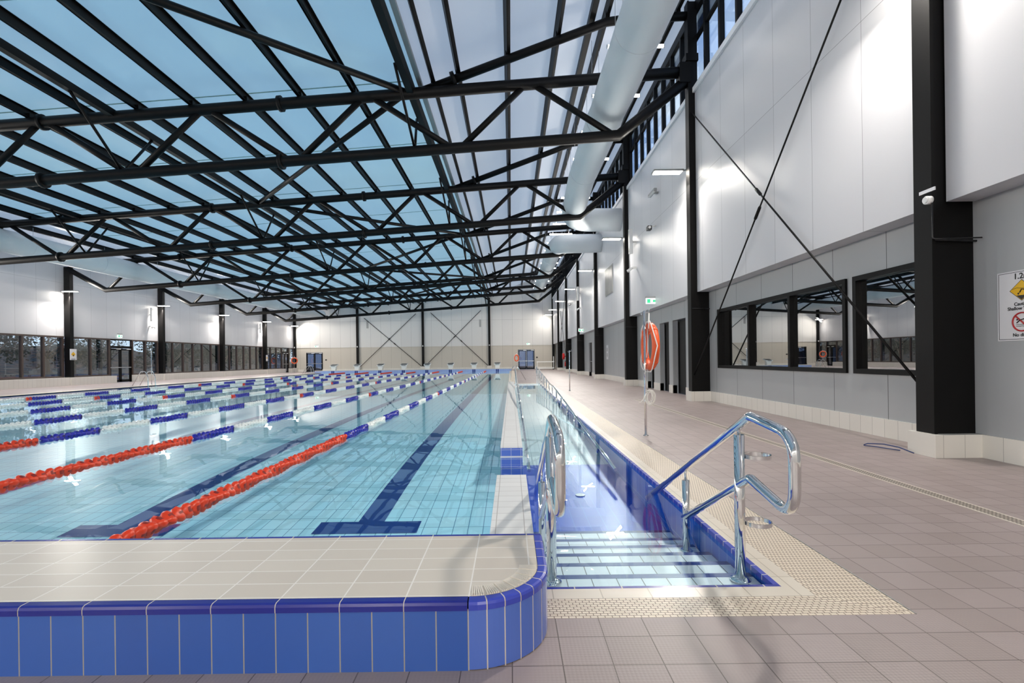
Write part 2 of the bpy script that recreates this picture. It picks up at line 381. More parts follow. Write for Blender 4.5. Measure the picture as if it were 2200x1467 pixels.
o = m.build('wall_pool_far', M['wall_tile_x']); tag(o, 'pale periwinkle tiled raised end wall under the starting blocks', 'pool wall', kind='structure')
m = MB(); m.box(POOL_L - .72, POOL_R + .17, YP1 - .02, YP1 + .77, .22, .27); m.build('coping', M['coping_tile'], o)
for lx in LANES:
    m = MB()
    for dx in (-.09, .09): m.box(lx + dx - .07, lx + dx + .07, YP1 - .012, YP1, -.5, .2)
    m.build('target_marking', M['blue_line'], o)
# ramp pool
m = MB(); m.quad((.13, 4.4, -.365), (1.4, 4.4, -.365), (1.4, 7.2, -.33), (.13, 7.2, -.33), 1)
for a, b, za, zb_ in ((7.2, 10, -.33, -.20), (10, 14.7, -.20, -.125), (14.7, 16, -.125, -.12), (16, 24.8, -.12, -.012)):
    m.quad((.13, a, za), (1.4, a, za), (1.4, b, zb_), (.13, b, zb_), 0)
tag(m.build('ramp_floor', [M['ramp_tile'], M['deep_tile']]), 'pale tiled access ramp rising under water beside the lap pool', 'ramp', kind='structure')
TR = [(-.070, 2.63, 2.93), (-.124, 2.93, 3.23), (-.179, 3.23, 3.53), (-.239, 3.53, 3.83), (-.295, 3.83, 4.13), (-.335, 4.13, 4.43)]
st = empty('entry_steps', (.76, 2.63, -.07), 'white tiled entry steps with blue nosings under the near water', 'steps', kind='structure')
for i, (z, a, b) in enumerate(TR):
    m = MB(); m.box(.14, 1.39, a, b - .05, z - .3, z); m.build('tread', M['tread_tile'], st)
    m = MB(); m.box(.14, 1.39, b - .05, b + .002, z - .3, z + .001); m.build('nosing', M['bull'] if 0 else M['blue_line'], st)
m = MB(); m.box(1.4, 1.5, 2.6, 24.8, -.7, -.02, 0); m.box(.13, 1.5, 2.53, 2.63, -.5, -.02, 1); m.box(.13, .3, 24.8, 25.1, -.3, -.02, 1); m.box(.3, 1.5, 24.8, 25.1, -.3, -.02, 1)
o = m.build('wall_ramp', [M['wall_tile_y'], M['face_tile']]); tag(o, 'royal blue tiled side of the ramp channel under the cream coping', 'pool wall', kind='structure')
m = MB(); m.box(1.375, 1.405, 2.63, 24.8, -.03, 0); m.build('edge_tile', M['bull_y'], o)
m = MB(); m.box(.14, 1.405, 2.605, 2.63, -.03, 0); m.build('edge_tile', M['bull'], o)
# coping and grates
def strip(name, mats, polys, label, cat, z=0., t=.03):
    m = MB()
    for i, p in polys: m.prism(p, z - t, z, 'z', i)
    o = m.build(name, mats); return tag(o, label, cat, kind='structure')
strip('trim_coping_ramp', [M['coping_tile']], [(0, [(.15, 2.5), (1.52, 2.5), (1.40, 2.605), (.15, 2.605)]), (0, [(1.52, 2.5), (1.52, 24.8), (1.405, 24.8), (1.405, 2.6)])],
      'cream coping tiles along the steps and the ramp channel', 'coping')
g = strip('overflow_grate', [M['grate_x'], M['grate_y']], [(0, [(.15, 2.31), (1.87, 2.31), (1.52, 2.5), (.15, 2.5)]), (1, [(1.87, 2.31), (1.87, 25.15), (1.52, 24.8), (1.52, 2.5)])],
      'cream slotted overflow grate round the steps and the ramp channel', 'grate')
g['kind'] = 'thing'
m = MB(); m.box(1.87, 1.876, 2.31, 25.1, -.03, .003); m.build('edge_angle', M['satin'], g)
g = strip('overflow_grate', [M['grate_y']], [(0, [(0, 25.1), (.3, 25.1), (.3, 53.4), (0, 53.4)]), (0, [(.3, 24.8), (1.52, 24.8), (1.87, 25.15), (.3, 25.15)])],
      'cream overflow grate past the top of the ramp beside the far lane', 'grate'); g['kind'] = 'thing'
g = strip('overflow_grate', [M['grate_y']], [(0, [(-20.67, 2.67), (-20.32, 2.67), (-20.32, 53.4), (-20.67, 53.4)])],
      'cream overflow grate along the pool side below the long glazed wall', 'grate'); g['kind'] = 'thing'
strip('trim_coping_left', [M['coping_tile']], [(0, [(-20.32, 2.67), (POOL_L, 2.67), (POOL_L, 52.7), (-20.32, 52.7)])], 'cream coping along the pool side below the long glazed wall', 'coping')
strip('trim_coping_right', [M['coping_tile']], [(0, [(-.15, 24.8), (0, 24.8), (0, 52.7), (-.15, 52.7)])], 'cream coping beside the far lane past the ramp', 'coping')
m = MB(); m.box(-.15, .0, 24.8, 52.7, -.6, -.03); tag(m.build('wall_pool_right', M['wall_tile_y']), 'blue tiled pool side wall past the ramp', 'pool wall', kind='structure')

# lane wall between pool and ramp
def lanewall(y0, y1, label):
    r = empty('dividing_wall', (-.01, (y0 + y1) / 2, -.5), label, 'pool wall')
    m = MB(); m.box(-.15, .13, y0, y1, -.7, .085); 
    m2 = MB(); m2.box(-.15, .13, y0 - .003, y0 + .01, -.7, .085); m2.build('end_face', M['wallface'], r)
    m.build('body', M['wallside'], r)
    m = MB(); m.prism([(-.15, y0 - .004), (.13, y0 - .004), (.13, y1), (-.15, y1)], .085, .1, 'z'); m.build('cap', M['wallcap'], r)
    if y0 > 5:
        m = MB(); m.box(-.152, .132, y0 - .006, y0 + .002, -.035, -.015); m.build('waterline_trim', M['plastic_white'], r)
    return r
lanewall(2.69, 4.77, 'short white tiled wall stub behind the raised blue end wall')
lanewall(6.29, 24.8, 'long white capped wall dividing the lap pool from the ramp')

# ------------------------------------------------------------------ near raised end wall
BX0, BX1, BY0, BY1, BT, CR = -24.0, .15, 1.93, 2.67, .27, .33
bk = empty('raised_end_wall', (-10, 2.3, 0), 'raised pool end wall with cream top, royal blue rim and blue tiled face', 'pool wall')
def outline(inset, n=14):
    pts = [(BX0, BY0 + inset)]
    cx, cy = BX1 - CR, BY0 + CR
    for k in range(n + 1):
        a = -math.pi / 2 + math.pi / 2 * k / n; pts.append((cx + (CR - inset) * math.cos(a), cy + (CR - inset) * math.sin(a)))
    pts.append((BX1 - inset, BY1)); return pts
def band(in0, z0, in1, z1, mats_fn, m, sm=False):
    a, b = outline(in0), outline(in1)
    for i in range(len(a) - 1):
        m.quad((*a[i], z0), (*a[i + 1], z0), (*b[i + 1], z1), (*b[i], z1), mats_fn(i), sm)
seg_tile = lambda i: 0 if i == 0 else (2 if i % 2 else 3) if i <= 14 else 1
# corner face: individual tiles with grout between
m = MB(); o1 = outline(0, 14); m.quad((*o1[0], 0), (*o1[1], 0), (*o1[1], BT - .03), (*o1[0], BT - .03), 0)
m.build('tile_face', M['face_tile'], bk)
m = MB(); arc = math.pi / 2 * CR; nt_ = 7
cx, cy = BX1 - CR, BY0 + CR
def arcpt(t, r): a = -math.pi / 2 + t * math.pi / 2; return (cx + r * math.cos(a), cy + r * math.sin(a))
for k in range(nt_):
    t0, t1 = k / nt_, (k + 1) / nt_; g = .035 / nt_
    for j in range(3):
        a, b = t0 + g + (t1 - t0 - 2 * g) * j / 3, t0 + g + (t1 - t0 - 2 * g) * (j + 1) / 3
        m.quad((*arcpt(a, CR), .004), (*arcpt(b, CR), .004), (*arcpt(b, CR), BT - .034), (*arcpt(a, CR), BT - .034), 0, True)
    m.quad((*arcpt(t1 - g, CR), 0), (*arcpt(t1 + g, CR), 0), (*arcpt(t1 + g, CR), BT - .03), (*arcpt(t1 - g, CR), BT - .03), 1)
    m.quad((*arcpt(t0 - g, CR - .001), 0), (*arcpt(t0 + g, CR - .001), 0), (*arcpt(t0 + g, CR - .001), BT - .03), (*arcpt(t0 - g, CR - .001), BT - .03), 1)
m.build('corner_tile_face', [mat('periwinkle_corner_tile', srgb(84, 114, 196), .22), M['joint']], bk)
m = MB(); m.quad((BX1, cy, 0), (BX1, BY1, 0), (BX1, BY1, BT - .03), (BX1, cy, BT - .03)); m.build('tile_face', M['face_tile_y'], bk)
def roundrim(p0, p1, n0, n1, mi, m):
    """rounded rim piece from p0 to p1; n = outward normals"""
    pr = [(0, -.035), (0, -.014), (-.004, -.004), (-.014, 0), (-.046, 0)]
    for (a, za), (b, zb_) in zip(pr, pr[1:]):
        q = lambda p, n, d, z: (p[0] + n[0] * d, p[1] + n[1] * d, BT + z)
        m.quad(q(p0, n0, a + .004, za), q(p1, n1, a + .004, za), q(p1, n1, b + .004, zb_), q(p0, n0, b + .004, zb_), mi, True)
m = MB(); x = BX1 - CR; k = 0
while x > BX0:
    x2 = x - .25; roundrim((x2 + .002, BY0), (x - .002, BY0), (0, -1), (0, -1), 0, m); roundrim((x2 - .002, BY0 + .001), (x2 + .002, BY0 + .001), (0, -1), (0, -1), 1, m); x = x2
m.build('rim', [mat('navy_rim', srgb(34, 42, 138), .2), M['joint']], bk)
m = MB()
for k in range(nt_):
    t0, t1 = k / nt_, (k + 1) / nt_; g = .035 / nt_
    nn = lambda t: (math.cos(-math.pi / 2 + t * math.pi / 2), math.sin(-math.pi / 2 + t * math.pi / 2))
    a, b = t0 + g, t1 - g; c = (a + b) / 2
    roundrim(arcpt(a, CR), arcpt(c, CR), nn(a), nn(c), 0, m); roundrim(arcpt(c, CR), arcpt(b, CR), nn(c), nn(b), 0, m)
    roundrim(arcpt(t1 - g, CR - .001), arcpt(t1 + g, CR - .001), nn(t1 - g), nn(t1 + g), 1, m)
y = cy
while y < BY1 - .01:
    y2 = min(y + .1, BY1); roundrim((BX1, y + .002), (BX1, y2 - .002), (1, 0), (1, 0), 0, m); roundrim((BX1 - .001, y2 - .002), (BX1 - .001, y2 + .002), (1, 0), (1, 0), 1, m); y = y2
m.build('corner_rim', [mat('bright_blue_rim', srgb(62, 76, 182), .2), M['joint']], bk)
m = MB(); o1 = outline(.04); m.v += [(p[0], p[1], BT) for p in o1] + [(BX0, BY1 - .02, BT)]; m.f.append(tuple(range(len(m.v)))); m.mi.append(0); m.sm.append(False)
m.build('top_tiling', M['top_tile'], bk)
# ribbed nosing tiles just inside the rounded corner
m = MB()
for k in range(nt_ * 7):
    t = (k + .5) / (nt_ * 7)
    if k % 7 in (0,): continue
    a = arcpt(t, CR - .047); b = arcpt(t, CR - .125); m.beam((*a, BT + .001), (*b, BT + .001), .006, .007)
m.build('ribbed_nosing', mat('ribbed_cream', srgb(228, 218, 204), .35), bk)
m = MB(); m.box(BX0, BX1 - .005, BY1 - .02, BY1, -.6, BT + .001); m.build('rear_rim', M['bull'], bk)
m = MB(); m.box(BX0, -.18, BY0 + .004, BY1 - .03, 0, BT - .05); m.box(-.18, .14, cy, BY1 - .03, 0, BT - .05); m.build('core', M['joint'], bk)

# ------------------------------------------------------------------ water
m = MB()
m.quad((POOL_L, YP0, WZ), (POOL_R, YP0, WZ), (POOL_R, YP1, WZ), (POOL_L, YP1, WZ))
m.quad((POOL_R, 4.77, WZ), (.13, 4.77, WZ), (.13, 6.29, WZ), (POOL_R, 6.29, WZ))
m.quad((.13, 2.63, WZ), (1.4, 2.63, WZ), (1.4, 24.0, WZ), (.13, 24.0, WZ))
tag(m.build('pool_water', M['water']), 'clear calm blue water filling the lap pool and the ramp channel', 'water', kind='stuff')
m = MB(); m.quad((POOL_R, 4.7, -.42), (.13, 4.7, -.42), (.13, 6.35, -.37), (POOL_R, 6.35, -.37))
tag(m.build('gap_floor', M['deep_tile']), 'dark blue tiled floor in the gap between the stub and the long dividing wall', 'pool floor', kind='structure')

# ------------------------------------------------------------------ walls
KZ = .27
# right wall, grey lower part with openings
openings = [(8.04, 13.04, .92, 2.45), (6.2, 7.87, .92, 2.45), (15.5, 16.75, 0, 2.45), (17.15, 18.2, 0, 2.45), (18.95, 19.85, 0, 2.45), (33.5, 34.7, 0, 2.3)]
openings.sort()
m = MB(); y = YBACK
for a, b, z0, z1 in openings:
    m.box(XR, XR + .15, y, a, 0, 3.02); 
    if z0 > 0: m.box(XR, XR + .15, a, b, 0, z0)
    m.box(XR, XR + .15, a, b, z1, 3.02); y = b
m.box(XR, XR + .15, y, YEND, 0, 3.02)
wr = m.build('wall_right', M['grey']); tag(wr, 'grey panelled lower wall with dark window and door openings', 'wall', kind='structure')
m = MB(); CT = 8.6
for a, b in zip([YBACK] + COLY, COLY + [YEND]):
    m.box(5.14, 5.5, a + .12, b - .12, 3.0, CT)
m2 = MB(); m2.box(5.19, 5.49, YBACK, YEND, 3.03, CT - .01)
o = m.build('wall_right_upper', M['cladding']); tag(o, 'tall white cladding panels above the grey wall, between the columns', 'wall', kind='structure')
m2.build('backing', M['cladding'], o)
m = MB()
for a, b in zip([YBACK] + COLY, COLY + [YEND]): m.box(5.08, 5.2, a + .1, b - .1, CT - .12, CT + .02)
m.build('sill_flashing', M['white'], o)
m = MB()
for a, b, z0, z1 in openings:
    if z0 == 0: m.box(XR + .15, XR + .9, a - .0, a + .02, 0, 2.45); m.box(XR + .15, XR + .9, b - .02, b, 0, 2.45)
m.build('door_reveal', M['grey_plain'], wr)
# kerb
m = MB(); y = YBACK
for a, b, z0, z1 in openings:
    if z0 == 0: m.box(5.45, 5.6, y, a, 0, KZ); y = b
m.box(5.45, 5.6, y, YEND, 0, KZ); tag(m.build('baseboard_right', M['kerb']), 'white tiled kerb along the foot of the grey wall', 'kerb', kind='structure')
# dark rooms behind door openings
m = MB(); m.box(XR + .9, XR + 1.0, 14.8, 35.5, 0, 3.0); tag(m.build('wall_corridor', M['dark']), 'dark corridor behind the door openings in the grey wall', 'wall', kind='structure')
# room behind the office windows
m = MB()
for q in ((5.63, 9.5, 5.6, 5.7, 0, 3.0), (5.63, 9.5, 13.6, 13.7, 0, 3.0), (9.4, 9.5, 5.7, 13.6, 0, 3.0), (5.63, 9.5, 5.6, 13.7, 2.95, 3.05), (5.63, 9.5, 5.6, 13.7, -.05, 0)): m.box(*q)
tag(m.build('wall_office', M['grey_plain']), 'plain grey room seen faintly through the dark framed windows', 'wall', kind='structure')
def framed_window(n, x, y0, y1, z0, z1, mull, gl, label, fm, fw=.07, face=-1, fd=.12):
    r = empty('window_%d' % n, (x, (y0 + y1) / 2, z0), label, 'window', kind='structure')
    m = MB()
    xa, xb = x - fd * .35, x + fd
    m.box(xa, xb, y0, y1, z0, z0 + fw).box(xa, xb, y0, y1, z1 - fw, z1).box(xa, xb, y0, y0 + fw, z0 + fw, z1 - fw).box(xa, xb, y1 - fw, y1, z0 + fw, z1 - fw)
    m.build('window_frame', fm, r)
    edges = [y0 + fw] + list(mull) + [y1 - fw]
    for q in mull: m = MB(); m.box(xa + .01, xb, q - fw / 2, q + fw / 2, z0 + fw, z1 - fw); m.build('mullion', fm, r)
    for a, b in zip(edges, edges[1:]):
        a2 = a + (fw / 2 if a in mull else 0); b2 = b - (fw / 2 if b in mull else 0)
        m = MB(); m.box(x + fd * .4, x + fd * .4 + .008, a2, b2, z0 + fw, z1 - fw); m.build('pane', gl, r)
    return r
framed_window(1, XR, 8.04, 13.04, .92, 2.45, (9.7, 11.36), M['glass_dark'], 'wide black framed three-pane window in the grey wall', M['steel_matt'], .075)
framed_window(2, XR, 6.2, 7.87, .92, 2.45, (), M['glass_dark'], 'single-pane black framed window just beyond the big near column', M['steel_matt'], .075)
# clerestory on the right
r = empty('window_3', (5.3, 25, CT), 'row of tall black framed clerestory windows above the white cladding', 'window', kind='structure')
m = MB(); m.box(5.2, 5.32, YBACK, YEND, 10.78, 11.05).box(5.2, 5.32, YBACK, YEND, CT - .02, CT + .07); m.build('window_frame', M['steel_matt'], r)
y = YBACK + .6; k = 0
while y < YEND:
    m = MB(); m.box(5.2, 5.32, y - .055, y + .055, CT + .05, 10.8); m.build('mullion', M['steel_matt'], r); y += .92
m = MB(); m.box(5.27, 5.28, YBACK, YEND, CT + .05, 10.8); m.build('pane', M['glass'], r)
m = MB(); m.box(5.22, 5.31, YBACK, YEND, 10.02, 10.1); m.build('transom', M['steel_matt'], r)
# eave outside
m = MB(); m.box(5.62, 5.98, YBACK, YEND, 11.14, 11.22); tag(m.build('roof_eave', mat('eave_metal', srgb(70, 90, 130), .5)), 'dark metal eave outside above the clerestory windows', 'roof', kind='structure')

# left wall: kerb, glazing, white cladding
m = MB(); m.box(XL - .2, XL, YBACK, YEND, 2.9, 7.5)
tag(m.build('wall_left', M['cladding']), 'white cladding wall above the long row of ground-level windows', 'wall', kind='structure')
ldoors = [(32.5, 34.4, 0, 2.34), (56.9, 58.6, 0, 2.34)]
m = MB(); y = YBACK
for a, b, _, _ in ldoors: m.box(XL - .2, -25.85, y, a, 0, .47); y = b
m.box(XL - .2, -25.85, y, YEND, 0, .47); tag(m.build('baseboard_left', M['kerb']), 'cream tiled kerb below the long row of windows', 'kerb', kind='structure')
wn = 4
def leftwin(y0, y1, z0, label):
    global wn
    n = max(1, round((y1 - y0) / 1.22)); mull = [y0 + (y1 - y0) * i / n for i in range(1, n)]
    framed_window(wn, XL, y0, y1, z0, 2.9, mull, M['glass'], label, M['bronze'], .09, fd=.14); wn += 1
bounds = [YBACK] + COLY + [YEND]
nm = ['behind the viewer', 'beside the viewer', 'nearest the camera', 'before the third column', 'just before the fourth wall column', 'with the double door below the green exit sign', 'two bays past the double door', 'three bays past the double door', 'at the far corner by the narrow door', 'x', 'y']
for i, (a, b) in enumerate(zip(bounds, bounds[1:])):
    if b - a < .3: continue
    a2, b2 = a + .2, b - .2
    dd = [d for d in ldoors if a2 < d[0] < b2]
    if dd:
        d = dd[0]
        leftwin(a2, d[0], .47, 'bronze framed glazing before the door, %s' % nm[i]); 
        if b2 - d[1] > .3: leftwin(d[1], b2, .47, 'bronze framed glazing beyond the door, %s' % nm[i])
        m = MB(); m.box(XL - .05, XL + .1, d[0], d[1], 2.34, 2.44); m.box(XL - .05, XL + .1, d[0], d[1], 2.82, 2.9)
        oo = m.build('window_%d' % wn, M['steel_matt']); tag(oo, 'glazed transom over the %s door in the glazed wall' % ('double' if d[0] < 40 else 'narrow far'), 'window', kind='structure'); wn += 1
        m = MB(); m.box(XL, XL + .01, d[0], d[1], 2.44, 2.82); m.build('pane', M['glass'], oo)
    else: leftwin(a2, b2, .47, 'bronze framed row of tall panes, %s' % nm[i])
for i, y in enumerate(COLY):
    pass
def double_door(n, p0, p1, z1, label, reveal=(0, 0)):
    """p0,p1: plan points of jambs"""
    p0 = Vector((*p0, 0)); p1 = Vector((*p1, 0)); d = (p1 - p0); L = d.length; d.normalize(); nrm = Vector((-d.y, d.x, 0))
    r = empty('door_%d' % n, (p0 + p1) / 2, label, 'door', kind='structure')
    m = MB(); up = Vector((0, 0, 1))
    m.beam(p0 + d * .03, p0 + d * .03 + up * z1, .06, .1, up=nrm); m.beam(p1 - d * .03, p1 - d * .03 + up * z1, .06, .1, up=nrm); m.beam(p0 + up * (z1 - .03), p1 + up * (z1 - .03), .1, .06)
    m.build('door_frame', M['steel_matt'], r)
    for k in range(2):
        a = p0 + d * (.07 + k * (L / 2 - .06)); b = a + d * (L / 2 - .08)
        m = MB()
        m.beam(a + d * .05 + up * .02, a + d * .05 + up * (z1 - .07), .1, .05, up=nrm); m.beam(b - d * .05 + up * .02, b - d * .05 + up * (z1 - .07), .1, .05, up=nrm)
        m.beam(a + up * .1, b + up * .1, .05, .16); m.beam(a + up * (z1 - .13), b + up * (z1 - .13), .05, .11)
        lf = m.build('door_leaf', M['steel_matt'], r)
        m = MB(); m.beam(a + d * .08 + up * (z1 / 2), b - d * .08 + up * (z1 / 2), .01, z1 - .35); g_ = m.build('pane', M['glass'] if n == 1 else M['glass_door'], lf, off=r.location)
        m = MB(); m.beam(a + nrm * .06 + up * 1.0, b + nrm * .06 + up * 1.0, .04, .05); m.build('push_bar', M['satin'], lf, off=r.location)
        m = MB(); m.beam(a + nrm * .05 + up * (z1 - .1), a + d * .35 + nrm * .05 + up * (z1 - .1), .05, .05); m.build('closer', M['plastic_white'], lf, off=r.location)
    return r
double_door(1, (XL + .02, 34.4), (XL + .02, 32.5), 2.34, 'black double glass door in the glazed wall under the green exit sign')
double_door(2, (XL + .02, 58.6), (XL + .02, 56.9), 2.34, 'narrow black glass door at the far corner of the glazed wall')
# end wall
def hole_wall(m, x0, x1, y0, y1, holes, z0, z1):
    x = x0
    for a, b, h in holes: m.box(x, a, y0, y1, z0, z1); m.box(a, b, y0, y1, h, z1); x = b
    m.box(x, x1, y0, y1, z0, z1)
edoors = [(-24.9, -22.9, 2.33), (.85, 2.87, 2.40)]
m = MB(); hole_wall(m, -26.6, 5.6, YEND, YEND + .2, edoors, 0, 2.9)
we = m.build('wall_far', M['cream_end']); tag(we, 'cream panelled lower end wall behind the starting blocks', 'wall', kind='structure')
def roofz(x):
    if x <= -2.4: return zc(x) + .40
    if x <= 2.75: return 9.03 + (x + 2.4) * (10.95 - 9.03) / 5.15
    return 10.95 + (x - 2.75) * .04
m = MB(); prof = [(-26.6, 2.9), (5.6, 2.9), (5.6, roofz(5.6)), (2.75, roofz(2.75)), (-2.4, roofz(-2.4)), (-26.6, roofz(-26.6))]
m.prism(prof, YEND - .06, YEND + .2, 'y'); tag(m.build('wall_far_upper', M['cladding_end']), 'white panelled upper end wall up to the sloping roof', 'wall', kind='structure')
m = MB(); m.prism([(-26.6, 0), (5.6, 0)] + prof[2:], YBACK - .2, YBACK, 'y'); tag(m.build('wall_near', M['cladding_end']), 'white panelled wall closing the hall behind the viewer', 'wall', kind='structure')
m = MB(); x = -26.4
m.box(-26.4, -24.9, YEND - .15, YEND, 0, .3).box(-22.9, .85, YEND - .15, YEND, 0, .3).box(2.87, 5.4, YEND - .15, YEND, 0, .3)
tag(m.build('baseboard_far', M['kerb_x']), 'low white kerb at the foot of the end wall', 'kerb', kind='structure')
double_door(3, (-22.9, YEND + .02), (-24.9, YEND + .02), 2.33, 'black double glass door in the end wall beside the glazed wall corner')
double_door(4, (2.87, YEND + .02), (.85, YEND + .02), 2.40, 'black double glass door in the end wall past the lifebuoy post')
# doors in right wall
def recess_door(n, y0, y1, h, label):
    r = empty('door_%d' % n, (XR + .2, (y0 + y1) / 2, 0), label, 'door', kind='structure')
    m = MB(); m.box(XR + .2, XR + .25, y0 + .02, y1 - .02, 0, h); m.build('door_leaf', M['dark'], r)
    m = MB(); m.box(XR + .17, XR + .21, y0 + .02, y0 + .08, 0, h).box(XR + .17, XR + .21, y1 - .08, y1 - .02, 0, h).box(XR + .17, XR + .21, y0 + .02, y1 - .02, h - .06, h); m.build('door_frame', M['steel_matt'], r)
    m = MB(); m.cyl((XR + .14, y0 + .14, .9), (XR + .14, y0 + .14, 1.3), .012); m.build('door_handle', M['satin'], r)
recess_door(5, 15.5, 16.75, 2.45, 'dark recessed doorway in the grey wall, closest to the window')
recess_door(6, 17.15, 18.2, 2.45, 'dark recessed doorway between two grey piers, behind the lifebuoy')
recess_door(7, 18.95, 19.85, 2.45, 'dark doorway beside the second black column, behind the lifebuoy pole')
r = empty('door_8', (XR + .05, 34.1, 0), 'dark single door with a push bar in the far part of the grey wall', 'door', kind='structure')
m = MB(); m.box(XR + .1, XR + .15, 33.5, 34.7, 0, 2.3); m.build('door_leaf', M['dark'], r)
m = MB(); m.cyl((XR + .05, 33.6, 1.0), (XR + .05, 34.6, 1.0), .02); m.build('push_bar', M['satin'], r)

# ------------------------------------------------------------------ roof sheets
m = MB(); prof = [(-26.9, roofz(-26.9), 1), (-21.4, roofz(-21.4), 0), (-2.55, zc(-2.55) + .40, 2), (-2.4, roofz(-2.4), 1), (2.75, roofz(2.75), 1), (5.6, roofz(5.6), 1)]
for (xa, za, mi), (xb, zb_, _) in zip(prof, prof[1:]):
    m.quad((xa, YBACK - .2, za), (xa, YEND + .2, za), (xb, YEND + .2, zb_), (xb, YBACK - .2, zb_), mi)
ce = m.build('ceiling', [M['roof_blue'], M['roof_pale_lit'], M['white']]); tag(ce, 'translucent blue and pale lamplit-tinted roof sheets over the black purlins', 'ceiling', kind='structure')
# laps between sheets
m = MB()
for x0, x1 in ((-21.4, -2.8),):
    for y in [YBACK + 3.9 * i for i in range(1, 18)]:
        m.beam((x0, y, roofz(x0) - .012), (x1, y, roofz(x1) - .012), .035, .01)
m.build('sheet_lap', M['roof_blue'], ce)

# purlins
PL = [-4.3 - 1.5 * k for k in range(15)]
PRR = [-1.41, -.03, 1.37, 2.85, 4.75]
def purlin(x, z, label, ang=0.):
    m = MB(); hh, wd = .24, .1
    u = Vector((-math.sin(ang), 0, math.cos(ang)))
    c = Vector((x, 0, z))
    m.beam(c + Vector((0, YBACK, 0)), c + Vector((0, YEND - .06, 0)), .03, hh, up=u)
    for s in (-1, 1):
        p = c + u * (s * (hh / 2 - .006)) + Vector((math.cos(ang), 0, math.sin(ang))) * .03
        m.beam(p + Vector((0, YBACK, 0)), p + Vector((0, YEND - .06, 0)), wd, .012, up=u)
    o = m.build('purlin', M['steel'], off=(x, 0, z), loc=(x, 0, z)); tag(o, label, 'purlin', 'black steel purlins under the roof sheets')
    # cleats on the trusses
    for y in COLY[1:]:
        m = MB(); m.box(-.02, .1, y - .06, y + .06, -.16, .0); m.build('cleat', M['steel'], o, off=(0, 0, 0))
for i, x in enumerate(PL): purlin(x, zc(x) + .262, 'black purlin under the blue sheets, %s on the low side of the wide ridge gutter' % ORD[i])
ra = math.atan2(10.95 - 9.03, 5.15)
purlin(-2.1, roofz(-2.1) - .19, 'black purlin lying against the ridge gutter at the foot of the steep pale roof', ra)
for i, x in enumerate(PRR[:3]): purlin(x, roofz(x) - .17, 'black purlin under the steep pale roof, %s above the ridge gutter' % ORD[i], ra)
purlin(2.75, roofz(2.75) - .14, 'black purlin at the top bend of the pale roof', .2)
purlin(4.7, roofz(4.7) - .12, 'black purlin beside the clerestory windows under the flat pale roof', .04)
def tie(x, z, w, h, label):
    m = MB(); m.beam((x, YBACK, z), (x, YEND - .1, z), w, h); o = m.build('tie_beam', M['steel'], off=(x, 0, z), loc=(x, 0, z)); return tag(o, label, 'beam')
tie(-2.68, zc(-2.68) + .1, .18, .32, 'deep black longitudinal beam below the ridge gutter')
tie(-10.9, zc(-10.9) + .05, .16, .2, 'black longitudinal tie beam running across the middle of the blue roof')
tie(-18.6, zc(-18.6) + .05, .16, .2, 'black longitudinal tie beam over the lanes near the glazed wall')
tie(2.35, roofz(2.35) - .17, .16, .2, 'black longitudinal tie beam near the top of the pale roof')
m = MB(); m.beam((-2.42, YBACK, 8.86), (-2.42, YEND - .1, 8.86), .12, .1)
tag(m.build('ridge_gutter', M['galv'], off=(-2.42, 0, 8.86), loc=(-2.42, 0, 8.86)), 'pale metal gutter running between blue and pale roof sheets', 'gutter')
m = MB(); m.beam((4.35, YBACK, 10.85), (4.35, YEND - .1, 10.85), .14, .12)
tag(m.build('cable_tray', M['galv'], off=(4.35, 0, 10.85), loc=(4.35, 0, 10.85)), 'pale metal tray under the roof beside the clerestory windows', 'tray')

# ------------------------------------------------------------------ trusses
def rings(m, x, z, dx, dz):
    L = math.hypot(dx, dz); u = Vector((dx / L, 0, dz / L)); p = Vector((x, 0, z))
    m.cyl(p - u * .05, p + u * .05, .21, 20)
def make_truss(y, label):
    r = empty('roof_truss', (0, 0, 0), label, 'truss', 'black tubular roof trusses')
    m = MB(); m.tube([(-26.05, 0, zc(-26.05)), (5.0, 0, zc(5.0))], .15, 16); m.build('top_chord', M['steel'], r)
    m = MB(); m.tube([(-26.05, 0, zc(-26) - .25), (-23.9, 0, zb(-23.9)), (3.05, 0, zb(3.05)), (4.95, 0, zc(4.95) - .25)], .15, 16); m.build('bottom_chord', M['steel'], r)
    bn = [3.05 - 4.49 * k for k in range(7)]; tn = [.6 - 4.49 * k for k in range(6)]
    for k in range(6):
        for a, b in ((bn[k], tn[k]), (bn[k + 1], tn[k])):
            sgn = 1 if b < a else -1
            m = MB(); m.tube([(a - sgn * .12, 0, zb(a)), (b + sgn * .1, 0, zc(b))], .085, 12); m.build('web_member', M['steel'], r)
    m = MB(); m.tube([(-2.5, 0, 8.62), (2.75, 0, 10.52), (3.3, 0, 10.6), (5.0, 0, 10.66)], .115, 14); m.build('rafter', M['steel'], r)
    for x in (-19.5, -12.9, -6.3):
        for z in (zc(x), zb(x)):
            m = MB(); rings(m, x, z, 1, .0656); m.build('splice_flange', M['steel'], r)
    m = MB(); rings(m, -1.5, 8.62 + 1.9 / 5.25, 5.25, 1.9); m.build('splice_flange', M['steel'], r)
    for x in (-2.8, -10.9, -18.6):
        for s in (-1, 1):
            m = MB(); m.tube([(x, s * 1.45, zc(x) + .0), (x + .2, s * .06, zb(x) + .13)], .038, 8); m.build('fly_brace', M['steel'], r)
    m = MB(); m.box(4.72, 5.02, -.16, .16, zc(4.9) - .35, zc(4.9) + .2); m.build('end_plate', M['steel'], r)
    r.location = (0, y, 0); return r
near = ['above and behind the viewer', 'directly over the big near column', 'nearest in view, meeting the column by the lifebuoy', 'second in view from the camera', 'third in view from the camera', 'fourth in view from the camera', 'fifth in view from the camera', 'last in view, closest to the end wall']
